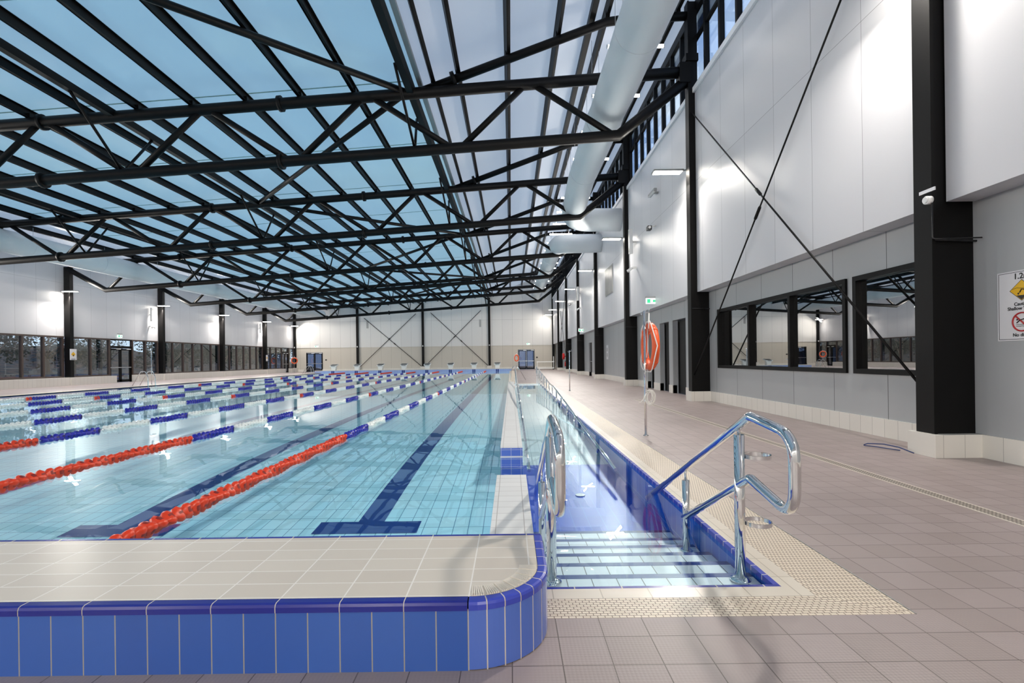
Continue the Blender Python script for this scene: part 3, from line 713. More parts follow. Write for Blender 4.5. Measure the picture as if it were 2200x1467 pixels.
tr0 = make_truss(COLY[1], 'black tubular truss over the big near column, out of view overhead')
for k in range(2, 8): copy_tree(tr0, (0, COLY[k], 0), 'black tubular roof truss, %s' % near[k])
# zigzag roof braces
zz = [(-10.9, 1), (-2.8, 2), (-10.9, 3), (-2.8, 4), (-10.9, 5), (-2.8, 6), (-10.9, 7)]
for i, ((xa, a), (xb, b)) in enumerate(zip(zz, zz[1:])):
    m = MB(); m.tube([(xa, COLY[a], zc(xa) + .05), (xb, COLY[b], zc(xb) + .05)], .085, 10)
    c = ((xa + xb) / 2, (COLY[a] + COLY[b]) / 2, zc((xa + xb) / 2))
    o = m.build('roof_brace', M['steel'], off=c, loc=c)
    tag(o, 'black diagonal tube bracing under the roof, %s bay from the camera' % ORD[i], 'brace', 'zigzag roof braces')

# ------------------------------------------------------------------ columns
def column_right(i, y):
    r = empty('steel_column', (5.0, y, 0), '', 'column', 'black steel columns along the grey wall')
    m = MB(); m.box(5.0, 5.5, y - .1, y + .1, KZ, 3.1).box(5.0, 5.22, y - .1, y + .1, 3.1, 11.0).box(4.96, 5.0, y - .13, y + .13, KZ, 11.0 if i != 1 else 11.0)
    m.build('shaft', M['steel_matt'], r)
    m = MB(); m.box(4.91, 5.55, y - .205, y + .205, 0, KZ); m.build('plinth', M['kerb_x'], r)
    m = MB(); m.box(4.9, 5.24, y - .15, y + .15, 9.35, 9.55); m.build('stiffener', M['steel_matt'], r)
    m = MB(); m.tube([(4.99, y - .14, 2.55), (5.5, y - .14, 2.53)], .012, 8); m.build('conduit', M['black_plastic'], r)
    return r
for i, y in enumerate(COLY):
    if i == 0: continue
    r = column_right(i, y)
    r['label'] = ['', 'massive black column on a white tiled plinth beside the caution sign', 'black column with a floodlight between the windows and the recessed doorways',
                  'black column just past the recessed doorways', 'black column before the bay with the white wall notice', 'black column beside the single door with the push bar',
                  'black column before the red fire equipment', 'black column nearest the end wall corner on the grey side'][i]
m = MB(); m.box(5.0, 5.3, YEND - .25, YEND - .07, 0, 10.8); r = m.build('steel_column', M['steel_matt'], off=(5.1, YEND, 0), loc=(5.1, YEND, 0)); tag(r, 'slim black corner column where the grey wall meets the end wall', 'column')
for i, y in enumerate(COLY):
    if i < 1: continue
    r = empty('steel_column', (-26.1, y, 0), ['', 'black column on the glazed side level with the viewer', 'black column on the glazed side outside the picture edge',
        'black column on the glazed side left of the caution sign', 'black column on the glazed side behind the first floodlight past the double door', 'black column on the glazed side two past the double door',
        'black column on the glazed side with the small white notice', 'black column on the glazed side closest to the far corner'][i], 'column', 'black steel columns along the glazed wall')
    m = MB(); m.box(-26.35, -26.0, y - .06, y + .06, .47, 7.0).box(-26.0, -25.95, y - .12, y + .12, .47, 7.0); m.build('shaft', M['steel_matt'], r)
    m = MB(); m.box(-26.4, -25.8, y - .21, y + .21, 0, .472); m.build('plinth', M['kerb'], r)
for i, (x, lb) in enumerate(((-26.2, 'slim black corner column where the glazed wall meets the end wall'), (-18.6, 'slim black end-wall column beside the two starting blocks by the glass door'), (-10.66, 'slim black end-wall column between the two rod crosses'), (-2.6, 'slim black end-wall column behind the two blocks closest to the ramp'))):
    m = MB(); m.box(x - .13, x + .13, YEND - .28, YEND - .06, .3, zc(x) + .1); r = empty('steel_column', (x, YEND - .15, 0), lb, 'column', 'slim end wall columns'); m.build('shaft', M['steel_matt'], r)
    m = MB(); m.box(x - .3, x + .3, YEND - .5, YEND - .06, 0, .5); m.build('plinth', M['kerb_x'], r)
    m = MB(); m.box(x - .05, x + .05, YEND - .33, YEND - .28, 2.9, 3.05); m.build('speaker', M['plastic_white'], r)
# base white bits on near column: detector, tag, conduit
def sub(p, name, m_, mt): return m_.build(name, mt, p)
r = empty('wall_siren', (4.93, 5.87, 3.02), 'small round white sounder on the near black column', 'sounder')
m = MB(); m.cyl((4.955, 5.83, 3.02), (4.90, 5.83, 3.02), .048, 24); m.build('housing', M['plastic_white'], r)
m = MB(); m.cyl((4.90, 5.83, 3.02), (4.885, 5.83, 3.02), .035, 24); m.build('dome', M['plastic_white'], r)
m = MB(); m.tube(fillet([(4.95, 5.80, 2.98), (4.95, 5.80, 2.56), (5.02, 5.76, 2.55), (5.45, 5.72, 2.55)], .03), .008, 8); m.build('cable', M['black_plastic'], r)
m = MB(); m.box(4.945, 4.958, 5.76, 5.98, 3.12, 3.16); tag(m.build('asset_tag', M['sign_white'], off=(4.95, 5.87, 3.14), loc=(4.95, 5.87, 3.14)), 'thin white printed strip above the sounder on the near column', 'tag')

# ------------------------------------------------------------------ rod bracing
def rodcross(name, A0, A1, B0, B1, label, rad=.017):
    c = (Vector(A0) + Vector(A1)) / 2
    r = empty(name, c, label, 'brace', 'crossed rod bracing on the walls')
    for a, b in ((A0, A1), (B0, B1)):
        m = MB(); m.tube([a, b], rad, 8); ro = m.build('rod', M['steel'], r)
        a = Vector(a); b = Vector(b); mid = a.lerp(b, .53); d = (b - a).normalized()
        m = MB(); m.tube([mid - d * .16, mid - d * .12, mid + d * .12, mid + d * .16], [rad, rad * 1.9, rad * 1.9, rad], 10); m.build('turnbuckle', M['steel'], ro, off=r.location)
    return r
def xbr(ya, yb, zlo, zhi, label): rodcross('rod_brace', (5.06, ya, zlo), (5.06, yb, zhi), (5.04, ya, zhi), (5.04, yb, zlo), label)
xbr(6.02, 13.65, .72, 7.95, 'large crossed black rods over the grey wall windows')
xbr(45.0, 52.6, .9, 7.9, 'crossed black rods near the far end of the grey wall')
ye = YEND - .12
rodcross('rod_brace', (-17.8, ye, 6.45), (-10.8, ye, .45), (-18.4, ye - .03, .45), (-11.5, ye - .03, 6.9), 'crossed black rods on the end wall, over the blocks closer to the glass door corner', .03)
rodcross('rod_brace', (-9.7, ye, 7.0), (-2.75, ye, .45), (-10.5, ye - .03, .45), (-3.6, ye - .03, 7.2), 'crossed black rods on the end wall, over the blocks closer to the ramp', .03)

# ------------------------------------------------------------------ ducts
def duct(pts, rad, label, r=.52, seams=True):
    c = Vector(pts[0]); e_ = empty('air_duct', c, label, 'duct')
    P = fillet(pts, rad, 14); 
    # subdivide straight runs and bulge between hoops
    Q = []; Rr = []
    acc = 0
    for a, b in zip(P, P[1:]):
        L = (b - a).length; n = max(1, int(L / .5))
        for i in range(n): Q.append(a.lerp(b, i / n))
    Q.append(P[-1])
    d = 0; 
    for i, q in enumerate(Q):
        if i: d += (q - Q[i - 1]).length
        ph = (d % BAY) / BAY; Rr.append(r * (1 - .05 * max(0, 1 - min(ph, 1 - ph) * 14)))
    m = MB(); m.tube(Q, Rr, 32); m.build('fabric_tube', M['duct'], e_)
    d = 0; hp = []
    for i, q in enumerate(Q[1:-1], 1):
        d += (q - Q[i - 1]).length
        if d > 3.9:
            d = 0; t = (Q[i + 1] - Q[i - 1]).normalized(); m = MB(); m.tube([q - t * .012, q + t * .012], r * .992 + .012, 32); m.build('hoop', M['duct'], e_)
            for sx in (-.35, .35):
                m = MB(); zt = roofz(q.x + sx) - .2
                m.tube([(q.x + sx, q.y, q.z + r * .8), (q.x + sx, q.y, zt)], .006, 5); m.build('hanger_wire', M['satin'], e_)
    return e_
duct([(2.86, YBACK + .3, 8.3), (2.86, 19.5, 8.3), (2.86, 22.95, 7.62), (5.16, 23.0, 7.62)], [2.5, .95], 'long white fabric duct overhead that turns into the clad wall')
duct([(5.16, 27.9, 7.68), (2.86, 27.95, 7.68), (2.86, 31.5, 8.25), (2.86, 58.5, 8.25)], [.95, 2.5], 'far white fabric duct starting from the clad wall and running to the end wall')
duct([(-22.3, YBACK + .3, 6.72), (-22.3, 58.5, 6.72)], 1, 'white fabric duct under the low side of the roof near the glazed wall')

# ------------------------------------------------------------------ lamps
def flood(side, y, z, label, power=1.0):
    x = 4.5 if side > 0 else -25.75
    r = empty('floodlight', (x, y, z), label, 'lamp', 'floodlights on the %s columns' % ('clad wall' if side > 0 else 'glazed wall'))
    m = MB(); m.box(x - .42, x + .42, y - .15, y + .15, z, z + .05); m.build('housing', M['galv'], r)
    m = MB(); m.box(x - .38, x + .38, y - .12, y + .12, z - .012, z); m.build('diffuser', M['lamp'], r)
    m = MB(); m.tube([(x + side * .35, y, z + .03), (x + side * (.6 if side > 0 else .62), y - side * (.2 if y < 58 else 0), z + .03)], .025, 8); m.build('bracket', M['galv'], r)
    L = bpy.data.lights.new('lamp_light', 'AREA'); L.shape = 'RECTANGLE'; L.size = .7; L.size_y = .22; L.energy = FLOOD_W * power * (.9 if side > 0 else 1.2); L.color = (1, .94, .86)
    lo = bpy.data.objects.new('lamp_light', L); COL.objects.link(lo); lo.parent = r; lo.location = (0, 0, -.03); lo.rotation_euler = (0, R(44) * side, 0)
    return r
for k in range(0, 8):  # the pair behind the viewer is added to light the near end wall
    y = COLY[k]
    flood(1, y + .32, 6.45, 'slim floodlight high on the clad wall, ' + ('on the %s column from the camera' % ORD[k - 1] if k else 'added unseen just behind the viewer'), .22 if k == 0 else 1.0)
    flood(-1, y - .32, 5.5, 'slim floodlight above the glazed wall, ' + ('on the %s column from the camera' % ORD[k - 1] if k else 'added unseen just behind the viewer'))
flood(1, YEND - 1.2, 6.45, 'slim floodlight in the far corner on the clad side', .1); flood(-1, YEND - 1.2, 5.5, 'slim floodlight in the far corner on the glazed side', .25)
for x, lb in ((-17.5, 'added unseen floodlight on the wall behind the viewer, glazed side'), (-10.0, 'added unseen floodlight on the wall behind the viewer, over the middle lanes'), (-3.5, 'added unseen floodlight on the wall behind the viewer, over the lane beside the ramp'), (2.6, 'added unseen floodlight on the wall behind the viewer, clad side')):  # added out of view to light the raised end wall and near deck
    r = empty('floodlight', (x, YBACK + .5, 5.4), lb, 'lamp', 'added floodlights on the wall behind the viewer')
    m = MB(); m.box(x - .42, x + .42, YBACK + .35, YBACK + .65, 5.4, 5.45); m.build('housing', M['galv'], r)
    m = MB(); m.box(x - .38, x + .38, YBACK + .38, YBACK + .62, 5.388, 5.4); m.build('diffuser', M['lamp'], r)
    m = MB(); m.box(x - .03, x + .03, YBACK, YBACK + .4, 5.41, 5.44); m.build('bracket', M['galv'], r)
    L = bpy.data.lights.new('lamp_light', 'AREA'); L.shape = 'RECTANGLE'; L.size = .7; L.size_y = .22; L.energy = FLOOD_W * .85; L.color = (1, .94, .86)
    lo = bpy.data.objects.new('lamp_light', L); COL.objects.link(lo); lo.parent = r; lo.location = (0, 0, -.03); lo.rotation_euler = (R(50), 0, 0)
def bar(x0, x1, y, z, label, grp, drop=.9, proto=[None]):
    r = empty('linear_light', ((x0 + x1) / 2, y, z), label, 'lamp', grp)
    m = MB(); m.cyl((x0, y, z), (x1, y, z), .045, 10); m.build('tube', M['bar'], r)
    m = MB(); m.cyl((x0 - .03, y, z), (x0, y, z), .05, 10); m.cyl((x1, y, z), (x1 + .03, y, z), .05, 10); m.build('end_cap', M['plastic_white'], r)
    for x in (x0 + .2, x1 - .2):
        m = MB(); m.cyl((x, y, z + .04), (x, y, z + drop), .006, 5); m.build('hanger_wire', M['satin'], r)
    return r
y = 5.6; k = 0
while y < 58:
    bar(2.6, 4.03, y, 9.25, 'white tube light above the fabric duct by the clerestory, %s from the camera' % ORD[k], 'tube lights above the duct beside the clerestory', 1.38); y += 2.4; k += 1
y = 12; k = 0
while y < 58:
    bar(-24.7, -23.3, y, 7.05, 'white tube light over the duct at the glazed side, %s from the camera' % ORD[k], 'tube lights on the glazed side', .52); y += 4.8; k += 1

# ------------------------------------------------------------------ handrails at the steps
def step_rail(x, rings_, label):
    r = empty('handrail', (x, 2.83, -.064), label, 'handrail', 'chrome handrails at the steps')
    rr = .0265
    loop = [(x, 4.6, -.06), (x, 2.68, .885), (x, 2.28, .865), (x, 2.28, .50), (x, 2.43, .50), (x, 2.70, .515), (x, 3.71, .01)]
    loop = [(x, 4.75, -.13), (x, 2.69, .885), (x, 2.275, .84), (x, 2.275, .46), (x, 2.70, .545), (x, 3.74, .005)]
    m = MB(); m.tube(fillet(loop, [.06, .14, .12, .04], 8), rr, 20); m.build('rail', M['chrome'], r)
    m = MB(); m.cyl((x, 2.83, -.066), (x, 2.83, .765), .0285, 24); p = m.build('post', M['chrome'], r)
    m = MB(); m.cyl((x, 2.83, .765), (x, 2.83, .82), .009, 12); m.build('pin', M['chrome'], p, off=r.location)
    m = MB(); m.tube([(x, 2.83, -.066), (x, 2.83, -.056), (x, 2.83, -.045)], [.058, .056, .03], 28); m.build('flange', M['chrome'], p, off=r.location)
    m = MB(); m.cyl((x, 3.71, -.24), (x, 3.71, .29), .026, 24); p = m.build('post', M['chrome'], r)
    m = MB(); m.cyl((x, 3.71, .29), (x, 3.71, .385), .009, 12); m.build('pin', M['chrome'], p, off=r.location)
    m = MB(); m.tube([(x, 3.71, -.239), (x, 3.71, -.225)], [.055, .04], 28); m.build('flange', M['chrome'], p, off=r.location)
    if rings_:
        for z in (.63, .25):
            m = MB(); n = 40; R0, R1, h = .074, .069, .022; cx = x + .028 + R0
            for k in range(n):
                a, b = 2 * math.pi * k / n, 2 * math.pi * (k + 1) / n
                f = lambda a, q, zz: (cx + q * math.cos(a), 2.83 + q * math.sin(a), z + zz)
                m.quad(f(a, R0, 0), f(b, R0, 0), f(b, R0, h), f(a, R0, h), 0, True); m.quad(f(b, R1, 0), f(a, R1, 0), f(a, R1, h), f(b, R1, h), 0, True)
                m.quad(f(a, R1, h), f(b, R1, h), f(b, R0, h), f(a, R0, h)) if 0 else m.quad(f(a, R0, h), f(b, R0, h), f(b, R1, h), f(a, R1, h)); m.quad(f(a, R1, 0), f(b, R1, 0), f(b, R0, 0), f(a, R0, 0))
            m.build('crutch_ring', M['chrome'], r)
    return r
step_rail(1.295, True, 'polished looped handrail with two small rings, standing on the steps beside the grate')
step_rail(.217, False, 'polished looped handrail without rings, next to the rounded blue wall corner')

# ramp rails
def ramp_rail(x, label, side):
    r = empty('ramp_rail', (x, 15, 0), label, 'handrail')
    P = [(x, 24.6, .86), (x, 24.3, .86), (x, 16.0, .395), (x, 14.7, .39), (x, 6.0, -.14)]
    m = MB(); m.tube(fillet(P, .4, 4), .021, 12); m.build('rail', M['chrome'], r)
    Q = [(x, 24.6, .5), (x, 24.3, .5), (x, 16.0, .05), (x, 14.7, .04), (x, 13.4, -.05)]
    m = MB(); m.tube(fillet(Q, .4, 4), .016, 10); m.build('rail', M['chrome'], r)
    m = MB(); m.tube(fillet([(x, 24.6, .86), (x, 24.75, .86), (x, 24.75, .5), (x, 24.6, .5)], .07, 5), .021, 10); m.build('rail', M['chrome'], r)
    def top(y):
        for (a, b) in zip(P, P[1:]):
            if b[1] <= y <= a[1]: t = (y - b[1]) / (a[1] - b[1]); return b[2] + (a[2] - b[2]) * t
        return 0
    y = 24.2
    while y > 7:
        zf = -.02 if y > 24 else (-.12 if y > 14 else -.2)
        m = MB(); m.cyl((x, y, zf - .02), (x, y, top(y) - .0), .019, 12); m.build('post', M['chrome'], r); y -= 1.3
    return r
ramp_rail(1.25, 'long polished ramp handrail with many posts, on the grate side of the ramp', 1)
ramp_rail(.2, 'long polished ramp handrail standing beside the white dividing wall', -1)

# ladders
def ladder(x, y, s, label):
    r = empty('pool_ladder', (x, y, 0), label, 'ladder', 'polished pool ladders')
    for dy in (-.28, .28):
        P = [(x + s * .75, y + dy, .0), (x + s * .28, y + dy, .78), (x + s * .02, y + dy, .80), (x - s * .12, y + dy, .5), (x - s * .14, y + dy, -.2)]
        m = MB(); m.tube(fillet(P, .12, 6), .022, 12); m.build('rail', M['chrome'], r)
    for z in (-.06, .0):
        pass
    m = MB(); m.box(x - s * .14 - .05, x - s * .14 + .05, y - .28, y + .28, -.09, -.06); m.build('step', M['satin'], r)
    return r
ladder(.1, 29.2, 1, 'polished ladder in the lane edge just past the top of the ramp')
ladder(-20.3, 27.8, -1, 'polished ladder on the glazed-wall side of the pool, beside a tall pole')
ladder(-20.4, 50.5, -1, 'polished ladder at the far corner of the pool near the end-wall glass door')

# ------------------------------------------------------------------ lane ropes
def float_mesh(length, name, mt, segs, pitch):
    m = MB(); n = int(length / pitch); y = 0; m2 = []
    rows = []
    steps = n * 4; 
    for i in range(steps + 1):
        t = i / 4; yy = i / 4 * pitch; ph = t % 1
        rr = {0: .026, .25: .056, .5: .062, .75: .05}[round(ph, 2) % 1]
        rows.append((yy, rr, t * .9))
    base = 0
    for yy, rr, tw in rows:
        for j in range(segs):
            a = 2 * math.pi * j / segs
            q = rr * (1 + .22 * math.cos(3 * a + tw)) if rr > .04 else rr
            m.v.append((q * math.cos(a), yy, q * math.sin(a)))
    for i in range(len(rows) - 1):
        for j in range(segs):
            a0 = i * segs + j; a1 = i * segs + (j + 1) % segs
            m.f.append((a0, a0 + segs, a1 + segs, a1)); m.sm.append(True)
            m.mi.append(1 if i % 4 in (1, 2) and math.cos(3 * 2 * math.pi * (j + .5) / segs + rows[i][2]) < -.55 else (1 if i % 4 == 3 and j % 2 == 0 else 0))  # valley faces take a darker colour, painted shade for hollows
    m.f.append(tuple(range(segs))); m.mi.append(0); m.sm.append(False)
    L = len(rows) - 1; m.f.append(tuple(L * segs + j for j in reversed(range(segs)))); m.mi.append(0); m.sm.append(False)
    return m.mesh(name, mt)
BL = 1.25
RM = {('r', 5): float_mesh(5.0, 'red_floats', [M['f_red'], mat('float_hollow_shade_red', srgb(140, 28, 12), .5)], 15, .105), ('b', 1): float_mesh(BL - .02, 'blue_floats', [M['f_blue'], mat('float_hollow_shade_blue', srgb(14, 14, 84), .5)], 12, .105),
      ('w', 1): float_mesh(BL - .02, 'white_floats', [M['f_white'], mat('float_hollow_shade_white', srgb(206, 208, 202), .5)], 12, .105), ('r', 0): float_mesh(.25, 'red_marker', [M['f_red'], M['f_red']], 12, .105)}
rope_lab = ['lane rope closest to the ramp, red at its near end', 'second lane rope from the ramp', 'third lane rope from the ramp', 'fourth lane rope from the ramp, in the middle', 'fifth lane rope from the ramp', 'sixth lane rope from the ramp', 'lane rope closest to the glazed wall']
for k in range(7):
    x = -2.72 - 2.5 * k
    r = empty('lane_rope', (x, YP0, WZ), 'float line, ' + rope_lab[k], 'lane rope', 'lane ropes floating on the pool')
    def put(key, y, nm_):
        o = bpy.data.objects.new(nm_, RM[key]); COL.objects.link(o); o.parent = r; o.location = (0, y, .012)
    put(('r', 5), .45, 'float_band'); y = 5.45; c = 0
    while y < 44.9:
        if abs(y - 15.45) < .1 or abs(y - 25.45) < .1 or abs(y - 35.45) < .1:
            put(('r', 0), y - .02, 'marker_float')
        put(('b' if c % 2 == 0 else 'w', 1), y, 'float_band'); c += 1; y += BL
    put(('r', 5), 44.95 if y < 45 else y, 'float_band')
    m = MB(); m.cyl((x, YP0, WZ + .01), (x, YP1, WZ + .01), .006, 6); m.build('cable', M['satin'], r)

# ------------------------------------------------------------------ starting blocks
sb = None
names = ['closest to the ramp', 'second from the ramp', 'third from the ramp', 'fourth from the ramp', 'fifth from the ramp', 'sixth from the ramp', 'seventh from the ramp', 'closest to the glazed wall']
for k, lx in enumerate(LANES):
    lab = 'white starting block with a dark striped top, ' + names[k]
    if sb is None:
        sb = empty('starting_block', (0, 0, 0), lab, 'starting block', 'starting blocks on the far end wall')
        m = MB(); m.prism([(-.2, 0), (.2, 0), (.27, .42), (-.27, .42)], -.12, .3, 'y'); m.build('pedestal', M['plastic_white'], sb)
        m = MB(); m.prism([(-.24, .40), (.5, .55), (.5, .66), (-.24, .51)], -.34, .34, 'x'); m.build('platform', M['plastic_white'], sb)
        m = MB()
        for a in (-.2, -.04, .12, .28):
            z = .51 + (a + .24) * .203 + .012; m.box(-.3, .3, a, a + .115, z + .005, z + .018)
        m.build('grip_strip', M['black_plastic'], sb)
        m = MB(); m.box(-.22, .22, -.25, -.238, .44, .49); m.build('grip_bar', M['black_plastic'], sb)
        sb.location = (lx, YP1 + .3, .27)
    else: copy_tree(sb, (lx, YP1 + .3, .27), lab)

# ------------------------------------------------------------------ lifebuoys and poles
def torus(m, c, R0, r, n=40, k=14, axis='x'):
    pts = []
    for i in range(n):
        a = 2 * math.pi * i / n
        p = (0, R0 * math.cos(a), R0 * math.sin(a)) if axis == 'x' else (R0 * math.cos(a), 0, R0 * math.sin(a))
        pts.append((c[0] + p[0], c[1] + p[1], c[2] + p[2]))
    m.tube(pts, r, k, closed=True)
def lifebuoy(c, label, axis='x', hang=None, coil=True, size=.375):
    r = empty('lifebuoy', c, label, 'lifebuoy')
    m = MB(); torus(m, c, size - .06, .058, 48, 16, axis); m.build('ring', M['orange'], r)
    P = []
    n = 48
    for i in range(n):
        a = 2 * math.pi * i / n; q = size + .018 + .05 * abs(math.sin(2 * a)) ** 2 * (1 if math.sin(a) < 0 else .3)
        d = -.05 * abs(math.sin(2 * a))
        P.append((c[0] + d, c[1] + q * math.cos(a), c[2] + q * math.sin(a)) if axis == 'x' else (c[0] + q * math.cos(a), c[1] + d, c[2] + q * math.sin(a)))
    m = MB(); m.tube(P, .009, 8, closed=True); m.build('grab_line', M['rope_white'], r)
    for a in (45, 135, 225, 315):
        a = R(a); R0 = size - .06
        m = MB(); p = Vector((0, math.cos(a), math.sin(a))) if axis == 'x' else Vector((math.cos(a), 0, math.sin(a)))
        q = Vector((0, -math.sin(a), math.cos(a))) if axis == 'x' else Vector((-math.sin(a), 0, math.cos(a)))
        m.tube([Vector(c) + p * R0 - q * .02, Vector(c) + p * R0 + q * .02], .062, 16); m.build('band', M['orange'], r)
    if hang:
        m = MB(); m.tube([hang, (c[0] - .03, c[1] + .02, c[2] + .2), (c[0] - .05, c[1] - .06, c[2] - .05), (c[0] - .04, c[1] + .02, c[2] - .18)], .009, 8)
        m.tube([(c[0] - .062, c[1] - .17, c[2] + .27), hang], .009, 8); 
        m.build('throw_line', M['rope_white'], r)
    return r
def pole(x, y, h, label, hook=True):
    r = empty('safety_pole', (x, y, 0), label, 'pole')
    m = MB(); m.cyl((x, y, 0), (x, y, h), .019, 16); m.build('shaft', M['chrome'], r)
    m = MB(); m.tube([(x, y, 0), (x, y, .012)], [.045, .04], 20); m.build('flange', M['chrome'], r)
    if hook:
        m = MB(); m.tube(fillet([(x, y, h - .03), (x + .07, y, h - .03), (x + .07, y, h + .03)], .02), .007, 8); m.tube(fillet([(x, y, h - .05), (x - .05, y, h - .07), (x - .05, y, h - .02)], .02), .007, 8); m.build('hook', M['chrome'], r)
    return r
pole(2.08, 7.7, 1.94, 'polished pole beside the grate carrying the near orange lifebuoy')
lifebuoy((2.165, 7.72, 1.385), 'large orange lifebuoy hanging from the near polished pole', 'x', (2.15, 7.7, 1.90))
m = MB(); 
for i in range(9):
    P = []; a0 = random.uniform(0, 6); cxx = 2.14 + random.uniform(-.02, .03); rad = .1 + random.uniform(-.02, .025)
    for j in range(20):
        a = 2 * math.pi * j / 20; P.append((cxx + rad * .55 * math.cos(a + a0) + random.uniform(-.003, .003), 7.69 + .02 * math.sin(a * 2 + i), .60 + rad * math.sin(a + a0) - .01 * i / 9))
    m.tube(P, .006, 6, closed=True)
m.tube([(2.08, 7.66, .66), (2.04, 7.66, .57), (2.0, 7.68, .52), (1.97, 7.67, .51)], .006, 6)
tag(m.build('rope_coil', M['rope_white'], off=(2.12, 7.7, .6), loc=(2.12, 7.7, .6)), 'loose coil of thin white rope hung low on the near pole', 'rope')
pole(2.19, 18.6, 1.52, 'thin bare polished pole on the deck between ramp and far grey wall')
pole(-20.9, 28.8, 2.1, 'tall pale pole at the glazed side beside a pool ladder')
pole(.52, 51.0, 1.9, 'slim pole at the far pool corner carrying a small orange lifebuoy')
lifebuoy((.55, 50.93, 1.35), 'small distant orange lifebuoy in front of the end-wall double door', 'y', size=.37).rotation_euler.z = R(48)
pole(-25.2, 57.6, 1.9, 'slim pole in the far glazed corner carrying a lifebuoy')
lifebuoy((-25.15, 57.52, 1.38), 'orange lifebuoy in the far corner between narrow door and end wall', 'y', size=.37).rotation_euler.z = R(20)

# ------------------------------------------------------------------ signs
def caution_sign():
    # faces the pool (-X); u runs towards the camera
    y0, y1, z0, z1 = 5.56, 5.03, 1.345, 2.10; x = XR - .006
    r = empty('caution_sign', (x, (y0 + y1) / 2, z0), 'white sign reading 1.2, caution shallow water, no diving, beside the big column', 'sign')
    m = MB(); m.box(x, x + .006, y1, y0, z0, z1); m.build('board', M['sign_white'], r)
    m = MB(); e = .014; xx = x - .0008
    for a, b, c, d in ((y1 + e, y0 - e, z0 + e, z0 + e + .005), (y1 + e, y0 - e, z1 - e - .005, z1 - e), (y1 + e, y1 + e + .005, z0 + e, z1 - e), (y0 - e - .005, y0 - e, z0 + e, z1 - e)): m.box(xx, x, a, b, c, d)
    m.build('border', M['sign_black'], r)
    rot = (R(90), 0, R(-90)); cy_ = (y0 + y1) / 2
    def P(u, z): return (0 - .002, -u + 0, z - z0)      # u to the reader's right
    text('1.2m', .085, M['sign_black'], r, P(0, 2.035), rot)
    text('Caution', .05, M['sign_black'], r, P(0, 1.737), rot); text('Shallow Water', .05, M['sign_black'], r, P(0, 1.69), rot)
    text('No diving', .05, M['sign_black'], r, P(0, 1.405), rot)
    def poly(pts, d, mt, nm): 
        m = MB(); n = len(pts); m.v += [(x - d, cy_ - u, z) for u, z in pts]; m.f.append(tuple(range(n))); m.mi.append(0); m.sm.append(False); m.build(nm, mt, r)
    zc_ = 1.885
    poly([(0, zc_ + .115), (.13, zc_), (0, zc_ - .115), (-.13, zc_)], .001, M['sign_black'], 'pictogram')
    poly([(0, zc_ + .108), (.122, zc_), (0, zc_ - .108), (-.122, zc_)], .0016, M['sign_yellow'], 'pictogram')
    poly([(-.055, zc_ - .055), (.055, zc_ - .055), (0, zc_ - .104)], .002, M['sign_black'], 'pictogram')
    m = MB(); m.tube([(x - .002, cy_ + .1, zc_ + .015), (x - .002, cy_ + .05, zc_ + .028), (x - .002, cy_, zc_ + .02), (x - .002, cy_ - .05, zc_ + .028), (x - .002, cy_ - .1, zc_ + .015)], .002, 6)
    m.tube([(x - .002, cy_ + .02, zc_ - .025), (x - .002, cy_ - .0, zc_ + .01), (x - .002, cy_ - .05, zc_ - .0)], .006, 6); m.tube([(x - .003, cy_ + .034, zc_ - .036), (x - .001, cy_ + .034, zc_ - .036)], .01, 12); m.build('pictogram', M['sign_black'], r)
    zd = 1.545
    m = MB(); pts = [(x - .002, cy_ + .098 * math.cos(2 * math.pi * i / 40), zd + .098 * math.sin(2 * math.pi * i / 40)) for i in range(40)]; m.tube(pts, .0085, 6, closed=True)
    m.beam((x - .003, cy_ + .07, zd + .07), (x - .003, cy_ - .07, zd - .07), .003, .016, up=(0, 1, 1)); m.build('pictogram', M['sign_red'], r)
    m = MB(); m.tube([(x - .002, cy_ + .055, zd - .01), (x - .002, cy_ + .02, zd + .02), (x - .002, cy_ - .02, zd + .03), (x - .002, cy_ - .06, zd + .01)], .006, 6); m.tube([(x - .003, cy_ + .05, zd + .025), (x - .001, cy_ + .05, zd + .025)], .009, 12)
    for dz in (-.03, -.048): m.tube([(x - .002, cy_ + .06 - .02 * i, zd + dz + .004 * (i % 2)) for i in range(7)], .0025, 6)
    m.build('pictogram', M['sign_black'], r)
caution_sign()
def small_caution(x, y, z0, z1, w, label, facing='x+'):
    r = empty('notice_sign', (x, y, z0), label, 'sign')
    m = MB(); m.box(x, x + .01, y - w / 2, y + w / 2, z0, z1) if facing[0] == 'x' else m.box(x - w / 2, x + w / 2, y, y + .01, z0, z1); m.build('board', M['sign_white'], r)
    s = .013 if facing == 'x+' else -.003
    zc_ = z0 + (z1 - z0) * .52; q = w * .33
    m = MB(); m.v += [(x + s, y, zc_ + q), (x + s, y + q, zc_), (x + s, y, zc_ - q), (x + s, y - q, zc_)]; m.f.append((0, 1, 2, 3)); m.mi.append(0); m.sm.append(False); m.build('pictogram', M['sign_yellow'], r)
    m = MB(); m.v += [(x + s * 1.1, y, zc_ - .1 * q), (x + s * 1.1, y + q * .4, zc_ - .35 * q), (x + s * 1.1, y, zc_ - .8 * q), (x + s * 1.1, y - q * .4, zc_ - .35 * q)]; m.f.append((0, 1, 2, 3)); m.mi.append(0); m.sm.append(False); m.build('pictogram', M['sign_black'], r)
    m = MB(); m.box(x + s - .001, x + s + .001, y - w * .3, y + w * .3, z0 + .04, z0 + .07); m.build('print_line', M['sign_black'], r)
    return r
small_caution(-25.95, 29.38, 1.5, 2.15, .45, 'white caution notice with a yellow diamond on the glazed side column')
small_caution(-25.95, 52.69, 1.35, 2.0, .4, 'small white notice on a far column of the glazed side')
